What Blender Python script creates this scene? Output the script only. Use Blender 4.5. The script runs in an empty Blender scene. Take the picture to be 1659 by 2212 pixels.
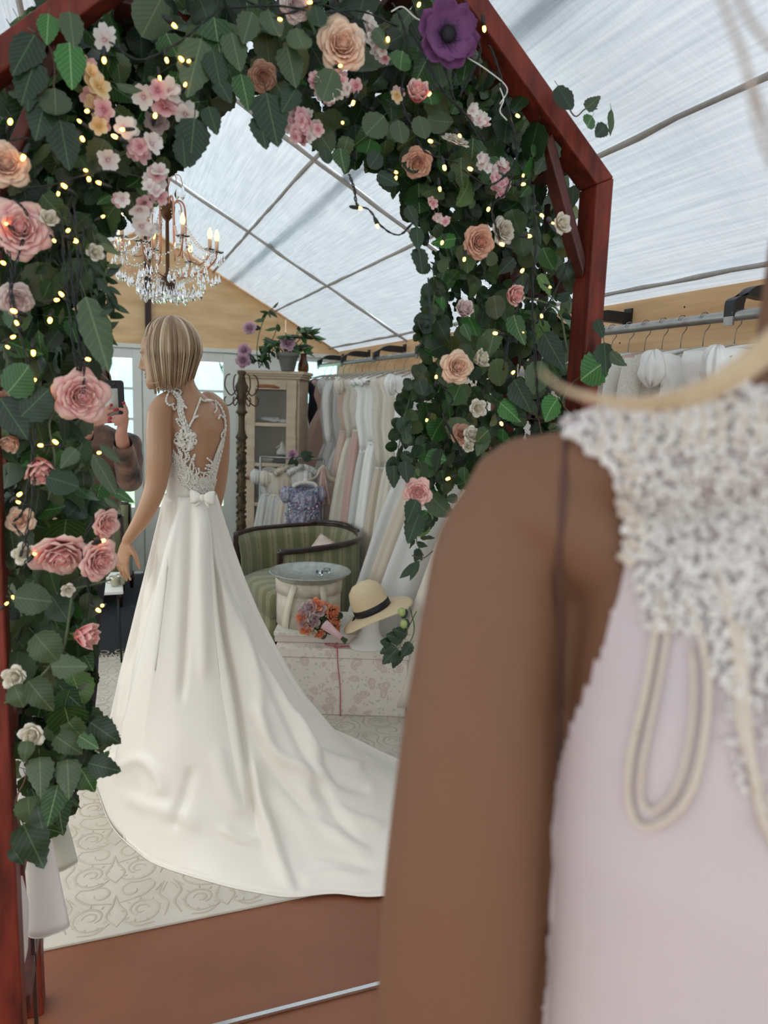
import bpy, bmesh, math, random
import numpy as np
from mathutils import Vector, Matrix, noise
from mathutils.bvhtree import BVHTree
PI=math.pi
rnd=random.Random(7)
# ------------------------------------------------------------------ camera
F=1600.0; EYE=1.6; YAW,PITCH,ROLL=20.5,8.57,1.9
_y,_p,_r=[math.radians(a) for a in (YAW,PITCH,ROLL)]
_fw=Vector((math.sin(_y)*math.cos(_p),math.cos(_y)*math.cos(_p),-math.sin(_p)))
_rt0=Vector((math.cos(_y),-math.sin(_y),0)); _up0=_rt0.cross(_fw)
_rt=_rt0*math.cos(_r)+_up0*math.sin(_r); _up=-_rt0*math.sin(_r)+_up0*math.cos(_r)
CAM=Vector((0,0,EYE))
def ray(x,y): return _rt*((x-829.5)/F)+_up*(-(y-1106)/F)+_fw
def aty(x,y,Y): d=ray(x,y); return CAM+d*(Y/d.y)
def atx(x,y,X): d=ray(x,y); return CAM+d*(X/d.x)
def atz(x,y,Z): d=ray(x,y); return CAM+d*((Z-EYE)/d.z)
def ppm(v): return F/((Vector(v)-CAM).dot(_fw))          # pixels per metre at a point
def px(v):
    q=Vector(v)-CAM; z=q.dot(_fw); return (829.5+F*q.dot(_rt)/z,1106-F*q.dot(_up)/z)
S=bpy.context.scene; COL=S.collection
cd=bpy.data.cameras.new('camera'); cam=bpy.data.objects.new('camera',cd); COL.objects.link(cam)
cam.matrix_world=Matrix((( _rt.x,_up.x,-_fw.x,0),(_rt.y,_up.y,-_fw.y,0),(_rt.z,_up.z,-_fw.z,EYE),(0,0,0,1)))
cd.sensor_fit='VERTICAL'; cd.sensor_height=36; cd.lens=F/2212*36; cd.clip_start=.02
cd.dof.use_dof=True; cd.dof.focus_distance=2.35; cd.dof.aperture_fstop=3.7
S.camera=cam
# ------------------------------------------------------------------ world and exposure
W=bpy.data.worlds.new('world'); S.world=W; W.use_nodes=True
nt=W.node_tree; bg=nt.nodes['Background']
tc=nt.nodes.new('ShaderNodeTexCoord'); sp=nt.nodes.new('ShaderNodeSeparateXYZ'); cr=nt.nodes.new('ShaderNodeValToRGB')
nt.links.new(tc.outputs['Generated'],sp.inputs[0]); nt.links.new(sp.outputs['Z'],cr.inputs[0]); nt.links.new(cr.outputs[0],bg.inputs[0])
cr.color_ramp.elements[0].color=(.22,.27,.28,1); cr.color_ramp.elements[0].position=.0
cr.color_ramp.elements[1].color=(1,.965,.93,1); cr.color_ramp.elements[1].position=1.0
bg.inputs[1].default_value=7.2
S.view_settings.view_transform='Standard'; S.view_settings.look='None'; S.view_settings.gamma=1
S.view_settings.use_curve_mapping=False; S.view_settings.exposure=0.0
# ------------------------------------------------------------------ materials
def lin(c): return tuple(((v/255+.055)/1.055)**2.4 if v/255>.04045 else v/255/12.92 for v in c)+(1,)
MATS={}
def mat(name,rgb,rough=.6,metal=0,spec=.5,var=0,vscale=8,rgb2=None,bump=0,bscale=60,stretch=(1,1,1),emit=0,trans=0,sheen=0,coat=0,alpha=1,transl=0,detail=4,space='Object'):
    if name in MATS: return MATS[name]
    m=bpy.data.materials.new(name); m.use_nodes=True; t=m.node_tree; b=t.nodes['Principled BSDF']; L=t.links
    c=lin(rgb); b.inputs['Base Color'].default_value=c; b.inputs['Roughness'].default_value=rough; b.inputs['Metallic'].default_value=metal
    b.inputs['Specular IOR Level'].default_value=spec
    if sheen: b.inputs['Sheen Weight'].default_value=sheen
    if coat: b.inputs['Coat Weight'].default_value=coat; b.inputs['Coat Roughness'].default_value=.15
    if trans: b.inputs['Transmission Weight'].default_value=trans; b.inputs['IOR'].default_value=1.45
    if alpha<1: b.inputs['Alpha'].default_value=alpha
    if emit: b.inputs['Emission Color'].default_value=c; b.inputs['Emission Strength'].default_value=emit
    if var or rgb2 or bump:
        g=t.nodes.new('ShaderNodeTexCoord'); mp=t.nodes.new('ShaderNodeMapping'); mp.inputs['Scale'].default_value=stretch
        L.new(g.outputs[space],mp.inputs[0])
        n=t.nodes.new('ShaderNodeTexNoise'); n.inputs['Scale'].default_value=vscale; n.inputs['Detail'].default_value=detail; L.new(mp.outputs[0],n.inputs['Vector'])
        if rgb2 or var:
            r=t.nodes.new('ShaderNodeValToRGB'); r.color_ramp.elements[0].position=.35; r.color_ramp.elements[1].position=.68
            r.color_ramp.elements[0].color=c; c2=lin(rgb2) if rgb2 else tuple(min(1,v*(1+var)) for v in c[:3])+(1,)
            r.color_ramp.elements[1].color=c2; L.new(n.outputs['Fac'],r.inputs[0]); L.new(r.outputs[0],b.inputs['Base Color'])
        if bump:
            n2=t.nodes.new('ShaderNodeTexNoise'); n2.inputs['Scale'].default_value=bscale; n2.inputs['Detail'].default_value=3; L.new(mp.outputs[0],n2.inputs['Vector'])
            bp=t.nodes.new('ShaderNodeBump'); bp.inputs['Strength'].default_value=bump; bp.inputs['Distance'].default_value=.004
            L.new(n2.outputs['Fac'],bp.inputs['Height']); L.new(bp.outputs[0],b.inputs['Normal'])
    if transl:
        o=t.nodes['Material Output']; tr=t.nodes.new('ShaderNodeBsdfTranslucent'); tr.inputs[0].default_value=c
        mx=t.nodes.new('ShaderNodeMixShader'); mx.inputs[0].default_value=transl
        L.new(b.outputs[0],mx.inputs[1]); L.new(tr.outputs[0],mx.inputs[2]); L.new(mx.outputs[0],o.inputs[0])
        if var or rgb2: L.new(r.outputs[0],tr.inputs[0])
    MATS[name]=m; return m
def uvramp(name,stops,rough=.6,transl=.36,axis='Y',sheen=.3,var=.12):
    """colour runs along the UV of a petal, base to rim"""
    m=bpy.data.materials.new(name); m.use_nodes=True; t=m.node_tree; b=t.nodes['Principled BSDF']; L=t.links
    uv=t.nodes.new('ShaderNodeUVMap'); s=t.nodes.new('ShaderNodeSeparateXYZ'); L.new(uv.outputs[0],s.inputs[0])
    n=t.nodes.new('ShaderNodeTexNoise'); n.inputs['Scale'].default_value=5; L.new(uv.outputs[0],n.inputs['Vector'])
    a=t.nodes.new('ShaderNodeMath'); a.operation='MULTIPLY_ADD'; a.inputs[1].default_value=var*2; L.new(n.outputs['Fac'],a.inputs[0]); L.new(s.outputs[axis],a.inputs[2])
    a2=t.nodes.new('ShaderNodeMath'); a2.operation='SUBTRACT'; a2.inputs[1].default_value=var; L.new(a.outputs[0],a2.inputs[0])
    r=t.nodes.new('ShaderNodeValToRGB'); e=r.color_ramp.elements
    e[0].position=stops[0][0]; e[0].color=lin(stops[0][1]); e[1].position=stops[-1][0]; e[1].color=lin(stops[-1][1])
    for p,c in stops[1:-1]: x=e.new(p); x.color=lin(c)
    L.new(a2.outputs[0],r.inputs[0]); L.new(r.outputs[0],b.inputs['Base Color']); b.inputs['Roughness'].default_value=rough; b.inputs['Sheen Weight'].default_value=sheen
    o=t.nodes['Material Output']; tr=t.nodes.new('ShaderNodeBsdfTranslucent'); L.new(r.outputs[0],tr.inputs[0]); mx=t.nodes.new('ShaderNodeMixShader'); mx.inputs[0].default_value=transl
    L.new(b.outputs[0],mx.inputs[1]); L.new(tr.outputs[0],mx.inputs[2]); L.new(mx.outputs[0],o.inputs[0]); MATS[name]=m; return m
def leafmat(name,front,back,vein=(150,175,120),rough=.42,tr=.12):
    m=bpy.data.materials.new(name); m.use_nodes=True; t=m.node_tree; b=t.nodes['Principled BSDF']; L=t.links; N=t.nodes.new
    uv=N('ShaderNodeUVMap'); s=N('ShaderNodeSeparateXYZ'); L.new(uv.outputs[0],s.inputs[0])
    def math_(op,a,bv=None,c=None):
        q=N('ShaderNodeMath'); q.operation=op
        for i,v in enumerate((a,bv,c)):
            if v is None: continue
            if isinstance(v,(int,float)): q.inputs[i].default_value=v
            else: L.new(v,q.inputs[i])
        return q.outputs[0]
    u=math_('ABSOLUTE',math_('SUBTRACT',s.outputs['X'],.5))
    mid=math_('LESS_THAN',u,.014)
    ph=math_('FRACT',math_('MULTIPLY',math_('SUBTRACT',s.outputs['Y'],math_('MULTIPLY',u,.9)),8))
    side=math_('LESS_THAN',ph,.11)
    v=math_('MAXIMUM',mid,math_('MULTIPLY',side,.55))
    n=N('ShaderNodeTexNoise'); n.inputs['Scale'].default_value=3; L.new(uv.outputs[0],n.inputs['Vector'])
    oi=N('ShaderNodeObjectInfo')
    geo=N('ShaderNodeNewGeometry')
    base=N('ShaderNodeMixRGB'); base.inputs[1].default_value=lin(front); base.inputs[2].default_value=lin(back); L.new(geo.outputs['Backfacing'],base.inputs[0])
    hs=N('ShaderNodeHueSaturation'); L.new(math_('MULTIPLY_ADD',oi.outputs['Random'],.5,.75),hs.inputs['Value']); L.new(base.outputs[0],hs.inputs['Color'])
    mx=N('ShaderNodeMixRGB'); mx.inputs[2].default_value=lin(vein); L.new(math_('MULTIPLY',v,.5),mx.inputs[0]); L.new(hs.outputs[0],mx.inputs[1])
    L.new(mx.outputs[0],b.inputs['Base Color']); b.inputs['Roughness'].default_value=rough
    o=t.nodes['Material Output']; trn=N('ShaderNodeBsdfTranslucent'); L.new(mx.outputs[0],trn.inputs[0]); ms=N('ShaderNodeMixShader'); ms.inputs[0].default_value=tr
    L.new(b.outputs[0],ms.inputs[1]); L.new(trn.outputs[0],ms.inputs[2]); L.new(ms.outputs[0],o.inputs[0]); MATS[name]=m; return m
# ------------------------------------------------------------------ mesh helpers
class MB:
    def __init__(s): s.v=[]; s.f=[]; s.uv=[]; s.mi=[]
    def add(s,vs,fs,uv=None,mi=0):
        o=len(s.v); s.v+= [tuple(v) for v in vs]; s.uv += (uv if uv else [(0,0)]*len(vs)); s.f+=[tuple(i+o for i in f) for f in fs]; s.mi+=[mi]*len(fs); return s
    def box(s,a,b,M=None,bev=0):
        x0,y0,z0=a; x1,y1,z1=b
        vs=[Vector(p) for p in ((x0,y0,z0),(x1,y0,z0),(x1,y1,z0),(x0,y1,z0),(x0,y0,z1),(x1,y0,z1),(x1,y1,z1),(x0,y1,z1))]
        if M: vs=[M@v for v in vs]
        return s.add(vs,[(0,3,2,1),(4,5,6,7),(0,1,5,4),(1,2,6,5),(2,3,7,6),(3,0,4,7)])
    def loft(s,rings,cap=True,closed=True,mi=0):
        n=len(rings[0]); vs=[p for r in rings for p in r]; fs=[]
        uv=[(i/max(1,n-1),j/max(1,len(rings)-1)) for j in range(len(rings)) for i in range(n)]
        for j in range(len(rings)-1):
            for i in range(n if closed else n-1):
                k=(i+1)%n; fs.append((j*n+i,j*n+k,(j+1)*n+k,(j+1)*n+i))
        if cap and closed: fs.append(tuple(range(n-1,-1,-1))); fs.append(tuple((len(rings)-1)*n+i for i in range(n)))
        return s.add(vs,fs,uv,mi)
    def tube(s,pts,r,n=8,flat=1,mi=0,round_=False,nrm=None):
        pts=[Vector(p) for p in pts]; m=len(pts); rs=r if isinstance(r,(list,tuple)) else [r]*m
        if round_:
            d0=(pts[1]-pts[0]).normalized(); d1=(pts[-1]-pts[-2]).normalized()
            pts=[pts[0]-d0*rs[0]*.95,pts[0]-d0*rs[0]*.6]+pts+[pts[-1]+d1*rs[-1]*.6,pts[-1]+d1*rs[-1]*.95]
            rs=[rs[0]*.25,rs[0]*.78]+list(rs)+[rs[-1]*.78,rs[-1]*.25]; m+=4
        rings=[]; up=Vector(nrm) if nrm else None
        for i in range(m):
            t=(pts[min(m-1,i+1)]-pts[max(0,i-1)])
            if t.length<1e-9: t=Vector((0,0,1))
            t.normalize()
            if up is None: up=t.orthogonal().normalized()
            a=(up-t*up.dot(t))
            if a.length<1e-4: a=t.orthogonal()
            a.normalize(); up=a; b=t.cross(a)
            rings.append([pts[i]+a*math.cos(2*PI*k/n)*rs[i]*flat+b*math.sin(2*PI*k/n)*rs[i] for k in range(n)])
        return s.loft(rings,mi=mi)
    def lathe(s,prof,c=(0,0,0),n=24,M=None,mi=0,sx=1,sy=1):
        rings=[[Vector((c[0]+r*math.cos(2*PI*k/n)*sx,c[1]+r*math.sin(2*PI*k/n)*sy,c[2]+z)) for k in range(n)] for r,z in prof]
        if M: rings=[[M@p for p in r] for r in rings]
        return s.loft(rings,mi=mi)
    def ball(s,c,r,n=10,m=6,sc=(1,1,1),M=None,mi=0):
        rings=[]
        for j in range(m+1):
            a=PI*(j+.15)/(m+.3); rr=math.sin(a)*r
            rings.append([Vector((rr*math.cos(2*PI*k/n)*sc[0],rr*math.sin(2*PI*k/n)*sc[1],-r*math.cos(a)*sc[2])) for k in range(n)])
        c=Vector(c)
        rings=[[ (M@p if M else p)+c for p in q] for q in rings]
        return s.loft(rings,mi=mi)
    def mesh(s,name,mats,smooth=True):
        me=bpy.data.meshes.new(name); me.from_pydata(s.v,[],s.f)
        for m in (mats if isinstance(mats,(list,tuple)) else [mats]): me.materials.append(m)
        me.polygons.foreach_set('use_smooth',[smooth]*len(me.polygons))
        me.polygons.foreach_set('material_index',s.mi)
        ul=me.uv_layers.new(name='UVMap'); idx=np.empty(len(me.loops),int); me.loops.foreach_get('vertex_index',idx)
        ul.data.foreach_set('uv',np.array(s.uv,float)[idx].ravel()); me.update(); return me
    def obj(s,name,mats,parent=None,smooth=True,solid=0,bevel=0,sub=0):
        o=link(name,s.mesh(name,mats,smooth),parent)
        if bevel:
            b=o.modifiers.new('b','BEVEL'); b.width=bevel; b.segments=2; b.limit_method='ANGLE'
        if solid: q=o.modifiers.new('s','SOLIDIFY'); q.thickness=solid; q.offset=0
        if sub: q=o.modifiers.new('u','SUBSURF'); q.levels=sub; q.render_levels=sub
        return o
def link(name,data,parent=None,loc=None,M=None):
    o=bpy.data.objects.new(name,data); COL.objects.link(o)
    if parent: o.parent=parent
    if M is not None: o.matrix_local=M
    elif loc is not None: o.location=loc
    return o
def tag(o,label=None,cat=None,group=None,kind=None):
    if label: o['label']=label
    if cat: o['category']=cat
    if group: o['group']=group
    if kind: o['kind']=kind
    return o
def thing(name,label,cat,loc=(0,0,0),rz=0,group=None,M=None):
    o=link(name,None); o.empty_display_size=.05
    if M is not None: o.matrix_world=M
    else: o.location=loc; o.rotation_euler=(0,0,rz)
    return tag(o,label,cat,group)
def copy_tree(o,parent=None):
    c=o.copy(); COL.objects.link(c); c.parent=parent
    for ch in list(o.children): copy_tree(ch,c)
    return c
def fuse(mb,name,mats,voxel=.005,smooth=6,parent=None,fac=.6):
    me=mb.mesh('tmp',mats); o=bpy.data.objects.new('tmp',me); COL.objects.link(o)
    r=o.modifiers.new('r','REMESH'); r.mode='VOXEL'; r.voxel_size=voxel; r.use_smooth_shade=True
    if smooth: q=o.modifiers.new('s','SMOOTH'); q.iterations=smooth; q.factor=fac
    dg=bpy.context.evaluated_depsgraph_get(); dg.update()
    me2=bpy.data.meshes.new_from_object(o.evaluated_get(dg)); bpy.data.objects.remove(o)
    me2.name=name; me2.materials.clear()
    for m in (mats if isinstance(mats,(list,tuple)) else [mats]): me2.materials.append(m)
    me2.polygons.foreach_set('material_index',[0]*len(me2.polygons))
    me2.polygons.foreach_set('use_smooth',[True]*len(me2.polygons))
    return link(name,me2,parent)
def frame(z,x=None):
    """rotation matrix whose local Z points along z (and X near x)"""
    z=Vector(z).normalized(); x=Vector(x) if x is not None else z.orthogonal()
    x=(x-z*x.dot(z)); x=x.normalized() if x.length>1e-5 else z.orthogonal().normalized(); y=z.cross(x)
    return Matrix(((x.x,y.x,z.x),(x.y,y.y,z.y),(x.z,y.z,z.z)))
def M4(loc,R,s=1): return Matrix.Translation(Vector(loc))@R.to_4x4()@Matrix.Scale(s,4)
def smooth_path(pts,k=6):
    """Catmull-Rom"""
    P=[Vector(p) for p in pts]; P=[P[0]*2-P[1]]+P+[P[-1]*2-P[-2]]; out=[]
    for i in range(1,len(P)-2):
        for j in range(k):
            t=j/k; a,b,c,d=P[i-1],P[i],P[i+1],P[i+2]
            out.append(.5*((2*b)+(c-a)*t+(2*a-5*b+4*c-d)*t*t+(3*b-a-3*c+d)*t**3))
    out.append(P[-2]); return out
def interp(tab,x):
    for (a,fa),(b,fb) in zip(tab,tab[1:]):
        if x<=b: 
            t=(x-a)/(b-a); t=max(0,min(1,t)); return fa+(fb-fa)*t
    return tab[-1][1]
# ================================================================== SETTING
RX,RZ,AX,AZ,LX=2.066,2.011,.33,2.976,-1.406; GY=6.8; BY=-2.2
def slope(x): return RZ+(AZ-RZ)*(RX-x)/(RX-AX) if x>AX else RZ+(AZ-RZ)*(x-LX)/(AX-LX)
def fabric_mat():
    m=bpy.data.materials.new('tent_fabric'); m.use_nodes=True; t=m.node_tree; L=t.links; N=t.nodes.new; b=t.nodes['Principled BSDF']
    g=N('ShaderNodeTexCoord'); mp=N('ShaderNodeMapping'); L.new(g.outputs['Object'],mp.inputs[0]); mp.inputs['Scale'].default_value=(1.2,45,1.2)
    n=N('ShaderNodeTexNoise'); n.inputs['Scale'].default_value=3; n.inputs['Detail'].default_value=5; L.new(mp.outputs[0],n.inputs['Vector'])
    mp2=N('ShaderNodeMapping'); L.new(g.outputs['Object'],mp2.inputs[0]); mp2.inputs['Scale'].default_value=(30,.8,30)
    n2=N('ShaderNodeTexNoise'); n2.inputs['Scale'].default_value=3; n2.inputs['Detail'].default_value=4; L.new(mp2.outputs[0],n2.inputs['Vector'])
    n3=N('ShaderNodeTexNoise'); n3.inputs['Scale'].default_value=4; n3.inputs['Detail'].default_value=4; n3.inputs['Distortion'].default_value=1; L.new(g.outputs['Object'],n3.inputs['Vector'])
    a=N('ShaderNodeMath'); a.operation='MULTIPLY_ADD'; a.inputs[1].default_value=.45; L.new(n.outputs['Fac'],a.inputs[0]); n2m=N('ShaderNodeMath'); n2m.operation='MULTIPLY'; n2m.inputs[1].default_value=1.55; L.new(n2.outputs['Fac'],n2m.inputs[0]); L.new(n2m.outputs[0],a.inputs[2])
    a2=N('ShaderNodeMath'); a2.operation='MULTIPLY_ADD'; a2.inputs[1].default_value=.5; L.new(n3.outputs['Fac'],a2.inputs[0]); L.new(a.outputs[0],a2.inputs[2])
    r=N('ShaderNodeValToRGB'); r.color_ramp.elements[0].position=.32; r.color_ramp.elements[1].position=.62
    r.color_ramp.elements[0].color=lin((207,218,232)); r.color_ramp.elements[1].color=lin((236,245,255))
    dv=N('ShaderNodeMath'); dv.operation='MULTIPLY'; dv.inputs[1].default_value=.4; L.new(a2.outputs[0],dv.inputs[0]); L.new(dv.outputs[0],r.inputs[0])
    L.new(r.outputs[0],b.inputs['Base Color']); b.inputs['Roughness'].default_value=.9; b.inputs['Specular IOR Level'].default_value=.1
    o=t.nodes['Material Output']; tr=N('ShaderNodeBsdfTranslucent'); L.new(r.outputs[0],tr.inputs[0]); ms=N('ShaderNodeMixShader'); ms.inputs[0].default_value=.118
    L.new(b.outputs[0],ms.inputs[1]); L.new(tr.outputs[0],ms.inputs[2]); L.new(ms.outputs[0],o.inputs[0])
    bp=N('ShaderNodeBump'); bp.inputs['Strength'].default_value=.35; bp.inputs['Distance'].default_value=.01; L.new(a2.outputs[0],bp.inputs['Height']); L.new(bp.outputs[0],b.inputs['Normal']); L.new(bp.outputs[0],tr.inputs['Normal'])
    MATS['tent']=m; return m
TENT=fabric_mat()
SLEEVE=mat('sleeve',(176,168,160),.9,transl=.12,var=.2,vscale=30)
STRAP=mat('strap_band',(205,207,210),.9,transl=.1)
PLY=mat('plywood',(240,202,152),.55,rgb2=(218,174,124),vscale=2.2,stretch=(1,1,5),bump=.1,bscale=30)
TIMBER=mat('spruce',(240,196,148),.6,rgb2=(214,166,118),vscale=3,stretch=(9,.5,9),bump=.15,bscale=20)
WHITEP=mat('white_paint',(236,235,228),.45,var=-.05)
DARKW=mat('dark_stain',(58,34,28),.5,rgb2=(40,22,18),vscale=4,stretch=(8,8,1))
BLACKP=mat('black_plastic',(28,28,30),.45)
STEEL=mat('steel_tube',(170,168,165),.32,metal=.9,var=-.2,vscale=20)
WIRE=mat('hook_wire',(150,140,130),.35,metal=.9)
BROWNF=mat('brown_floor',(142,88,62),.38,rgb2=(130,80,55),vscale=3,bump=.05,bscale=120)
CARPET=mat('charcoal_carpet',(36,38,44),.95,rgb2=(46,48,54),vscale=60,bump=.5,bscale=200)
RUGM=mat('cream_rug',(216,208,194),.9,rgb2=(204,196,182),vscale=6,bump=.4,bscale=260,sheen=.2)
RUGL=mat('rug_relief',(202,192,174),.95,rgb2=(190,180,162),vscale=14)
def struct(o): o['kind']='structure'; return o
# floor
struct(MB().box((-2.6,BY,-.06),(2.3,2.14,0)).obj('floor',BROWNF,smooth=False))
struct(MB().box((-2.6,2.14,-.06),(2.3,GY+.1,-.002)).obj('floor',CARPET,smooth=False))
# ceiling panels between the ribs
XS=[(LX,-.75),(-.75,-.21),(-.21,AX),(AX,.885),(.885,1.42),(1.42,1.95),(1.95,RX)]
YS=[BY,-1.55,.1,3.4,5.05,GY]
ceil=struct(thing('ceiling',None,None))
for (xa,xb) in XS:
    for ya,yb in zip(YS,YS[1:]):
        nx,ny=8,14; sd=rnd.random()*50; vs=[]; narrow=(xb-xa)<.2
        for j in range(ny+1):
            for i in range(nx+1):
                u,v=i/nx,j/ny; x=xa+(xb-xa)*u; y=ya+(yb-ya)*v
                sag=0 if narrow else .028*math.sin(PI*u)*math.sin(PI*v)**.5
                w=.006*noise.noise(Vector((x*3,y*14,sd)))*math.sin(PI*u)
                vs.append((x,y,slope(x)-sag*(1 if not narrow else 0)+w))
        fs=[(j*(nx+1)+i,j*(nx+1)+i+1,(j+1)*(nx+1)+i+1,(j+1)*(nx+1)+i) for j in range(ny) for i in range(nx)]
        MB().add(vs,fs).obj('fabric_panel',TENT,ceil)
def rib(name,a,b,r=.011,m=SLEEVE,wob=.006,n=60,flat=1):
    a,b=Vector(a),Vector(b); pts=[]; rs=[]
    for i in range(n+1):
        p=a.lerp(b,i/n); k=noise.noise(p*7); pts.append(p+Vector((wob*.5*k,0,wob*noise.noise(p*5+Vector((9,0,0)))-.012))); rs.append(r*(1+.45*noise.noise(p*11)))
    return struct(MB().tube(pts,rs,8,flat).obj(name,m))
for k,x in enumerate((.885,1.42,1.95)): rib('trim_%d'%(k+1),(x,BY,slope(x)),(x,GY,slope(x)),.009)
for k,x in enumerate((-.21,-.75)): rib('trim_%d'%(k+4),(x,BY,slope(x)),(x,GY,slope(x)),.009)
# translucent bracing band above the cloth, seen as a grey stripe
def band(name,x0,x1):
    struct(MB().add([(x0,BY,slope(x0)+.006-.03*0),(x1,BY,slope(x1)+.006),(x1,GY,slope(x1)+.006),(x0,GY,slope(x0)+.006)],[(0,1,2,3)]).obj(name,STRAP,solid=.004))
band('trim_6',1.015,1.06)
k=7
for y in (5.05,3.4,.1,-1.55):
    rib('trim_%d'%k,(AX,y,AZ-.01),(RX,y,RZ),.010,n=30); rib('trim_%d'%(k+1),(AX,y,AZ-.01),(LX,y,RZ),.010,n=30); k+=2
rib('trim_%d'%k,(AX,BY,AZ),(AX,GY,AZ),.014)
# right wall: tent cloth with a timber board carrying the rail
WALLF=mat('wall_fabric',(232,234,236),.9,transl=.22,var=-.06,vscale=3)
wr=struct(thing('wall_right',None,None))
MB().box((RX+.01,BY,0),(RX+.03,GY,RZ+.02)).obj('wall_cloth',WALLF,wr,smooth=False)
for ya in (BY,-.2,1.9,4.25):
    yb={BY:-.2,-.2:1.9,1.9:4.25,4.25:6.72}[ya]
    MB().box((RX-.045,ya+.001,1.80),(RX,yb-.001,2.035)).obj('wall_board',TIMBER,wr,smooth=False,bevel=.003)
s=MB()
for i in range(16):
    y=1.2+i*.35; s.lathe([(.0035,0),(.0035,.0015)],n=6,M=Matrix.Translation((RX-.046,y+.05*math.sin(i*5),1.87+.11*(i%2)))@Matrix.Rotation(-PI/2,4,'Y'))
s.obj('board_nails',BLACKP,wr)
wl=struct(thing('wall_left',None,None)); WLC=mat('wall_left_cloth',(238,238,236),.9,transl=.4)  # unseen side; extra translucent, with an open strip added to brighten the room
for a,b in (((LX-.02,BY,0),(LX,GY,1.32)),((LX-.02,BY,1.93),(LX,GY,RZ)),((LX-.02,4.9,1.32),(LX,GY,1.93))): MB().box(a,b).obj('wall_cloth',WLC,wl,smooth=False)
for y in (BY,-.5,1.3,3.1): MB().box((LX-.03,y,1.32),(LX+.01,y+.07,1.93)).obj('wall_post',WHITEP,wl,smooth=False)
struct(MB().add([(LX,BY,RZ),(RX,BY,RZ),(AX,BY,AZ)],[(0,1,2)]).obj('wall_front',WALLF,smooth=False))  # unseen end behind the camera, left open above a sill to let light in
for i,x in enumerate((LX,-.2,1.0,RX-.06)): struct(MB().box((x,BY,0),(x+.06,BY+.06,RZ)).obj('trim_%d'%(30+i),WHITEP,smooth=False))
struct(MB().box((LX,BY,0),(RX,BY+.03,.4)).obj('wall_front',WALLF,smooth=False))
# gable wall: plywood boards over white glazed doors
wb=struct(thing('wall_back',None,None)); LZ=2.005
def prism(name,pts,y0,y1,m,par,bev=.002):
    n=len(pts); vs=[(x,y0,z) for x,z in pts]+[(x,y1,z) for x,z in pts]
    fs=[tuple(range(n)),tuple(range(2*n-1,n-1,-1))]+[(i,i+n,(i+1)%n+n,(i+1)%n) for i in range(n)]
    return MB().add(vs,fs).obj(name,m,par,smooth=False,bevel=bev)
def ply(x0,x1):
    x0+=.002; x1-=.002; pts=[(x0,LZ),(x1,LZ),(x1,slope(x1))]
    if x0<AX<x1: pts.append((AX,AZ))
    pts.append((x0,slope(x0))); prism('plywood_panel',pts,GY,GY+.018,PLY,wb)
for a,b in ((LX,-.9),(-.9,.33),(.33,1.53),(1.53,RX)): ply(a,b)
prism('king_post',[(.31,LZ),(.36,LZ),(.36,AZ-.03),(.31,AZ-.03)],GY-.05,GY-.001,DARKW,wb)
MB().box((LX-.05,GY+.045,-.05),(-.5,GY+.06,2.1)).obj('light_seal',WHITEP,wb,smooth=False); MB().box((1.07,GY+.045,-.05),(RX+.05,GY+.06,1.5)).obj('light_seal',WHITEP,wb,smooth=False); MB().box((RX-.012,GY-.012,0),(RX+.03,GY+.06,2.03)).obj('corner_light_seal',WHITEP,wb,smooth=False); MB().box((LX,GY+.01,1.95),(RX,GY+.05,2.03)).obj('light_seal',WHITEP,wb,smooth=False); MB().box((.262,GY+.012,0),(.298,GY+.028,2)).obj('astragal',WHITEP,wb,smooth=False)  # boards added to block outside light leaking through the gaps
for a,b in ((LX,RX),): # cloth valance along the rake
    MB().tube([(AX,GY-.03,AZ-.02),(RX,GY-.03,RZ-.0)],.012,6).obj('rake_batten',TIMBER,wb); MB().tube([(AX,GY-.03,AZ-.02),(LX,GY-.03,RZ)],.012,6).obj('rake_batten',TIMBER,wb)
MB().box((LX,GY-.03,LZ-.035),(RX,GY+.02,LZ)).obj('lintel',WHITEP,wb,smooth=False,bevel=.003)
MB().box((1.09,GY,0),(1.56,GY+.04,LZ-.035)).obj('side_panel',WHITEP,wb,smooth=False)
MB().box((LX,GY,0),(-.52,GY+.04,LZ-.035)).obj('side_panel',WHITEP,wb,smooth=False)
MB().box((1.56,GY,0),(RX,GY+.04,1.5)).obj('lower_panel',WHITEP,wb,smooth=False)
PANE=mat('sky_tinted_pane',(196,224,228),.02,trans=1)  # clear glass; pale cyan of the hazy sky is put into its tint
def door(n,x0,x1,pa,pb):
    d=struct(thing('door_%d'%n,None,None)); z0,z1=.02,LZ-.04; y0,y1=GY-.01,GY+.03
    MB().box((x0,y0,z0),(pa,y1,z1)).obj('stile',WHITEP,d,smooth=False,bevel=.004); MB().box((pb,y0,z0),(x1,y1,z1)).obj('stile',WHITEP,d,smooth=False,bevel=.004)
    MB().box((pa,y0,1.885),(pb,y1,z1)).obj('door_rail',WHITEP,d,smooth=False); MB().box((pa,y0,z0),(pb,y1,.6)).obj('door_rail',WHITEP,d,smooth=False)
    zs=[.6,.857,1.114,1.37,1.63,1.885]
    for z in zs[1:-1]: MB().box((pa,y0+.005,z-.011),(pb,y1-.005,z+.011)).obj('glazing_bar',WHITEP,d,smooth=False)
    for a,b in zip(zs,zs[1:]): MB().box((pa,GY+.008,a+.01),(pb,GY+.012,b-.01)).obj('pane',PANE,d,smooth=False)
    return d
d1=door(1,-.52,.275,-.40,.2); d2=door(2,.285,1.085,.40,.97)
MB().tube([(.245,GY-.02,1.02),(.245,GY-.05,1.02),(.17,GY-.055,1.02)],.008,8).obj('door_handle',mat('brass',(190,150,80),.3,metal=1),d1)
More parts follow.
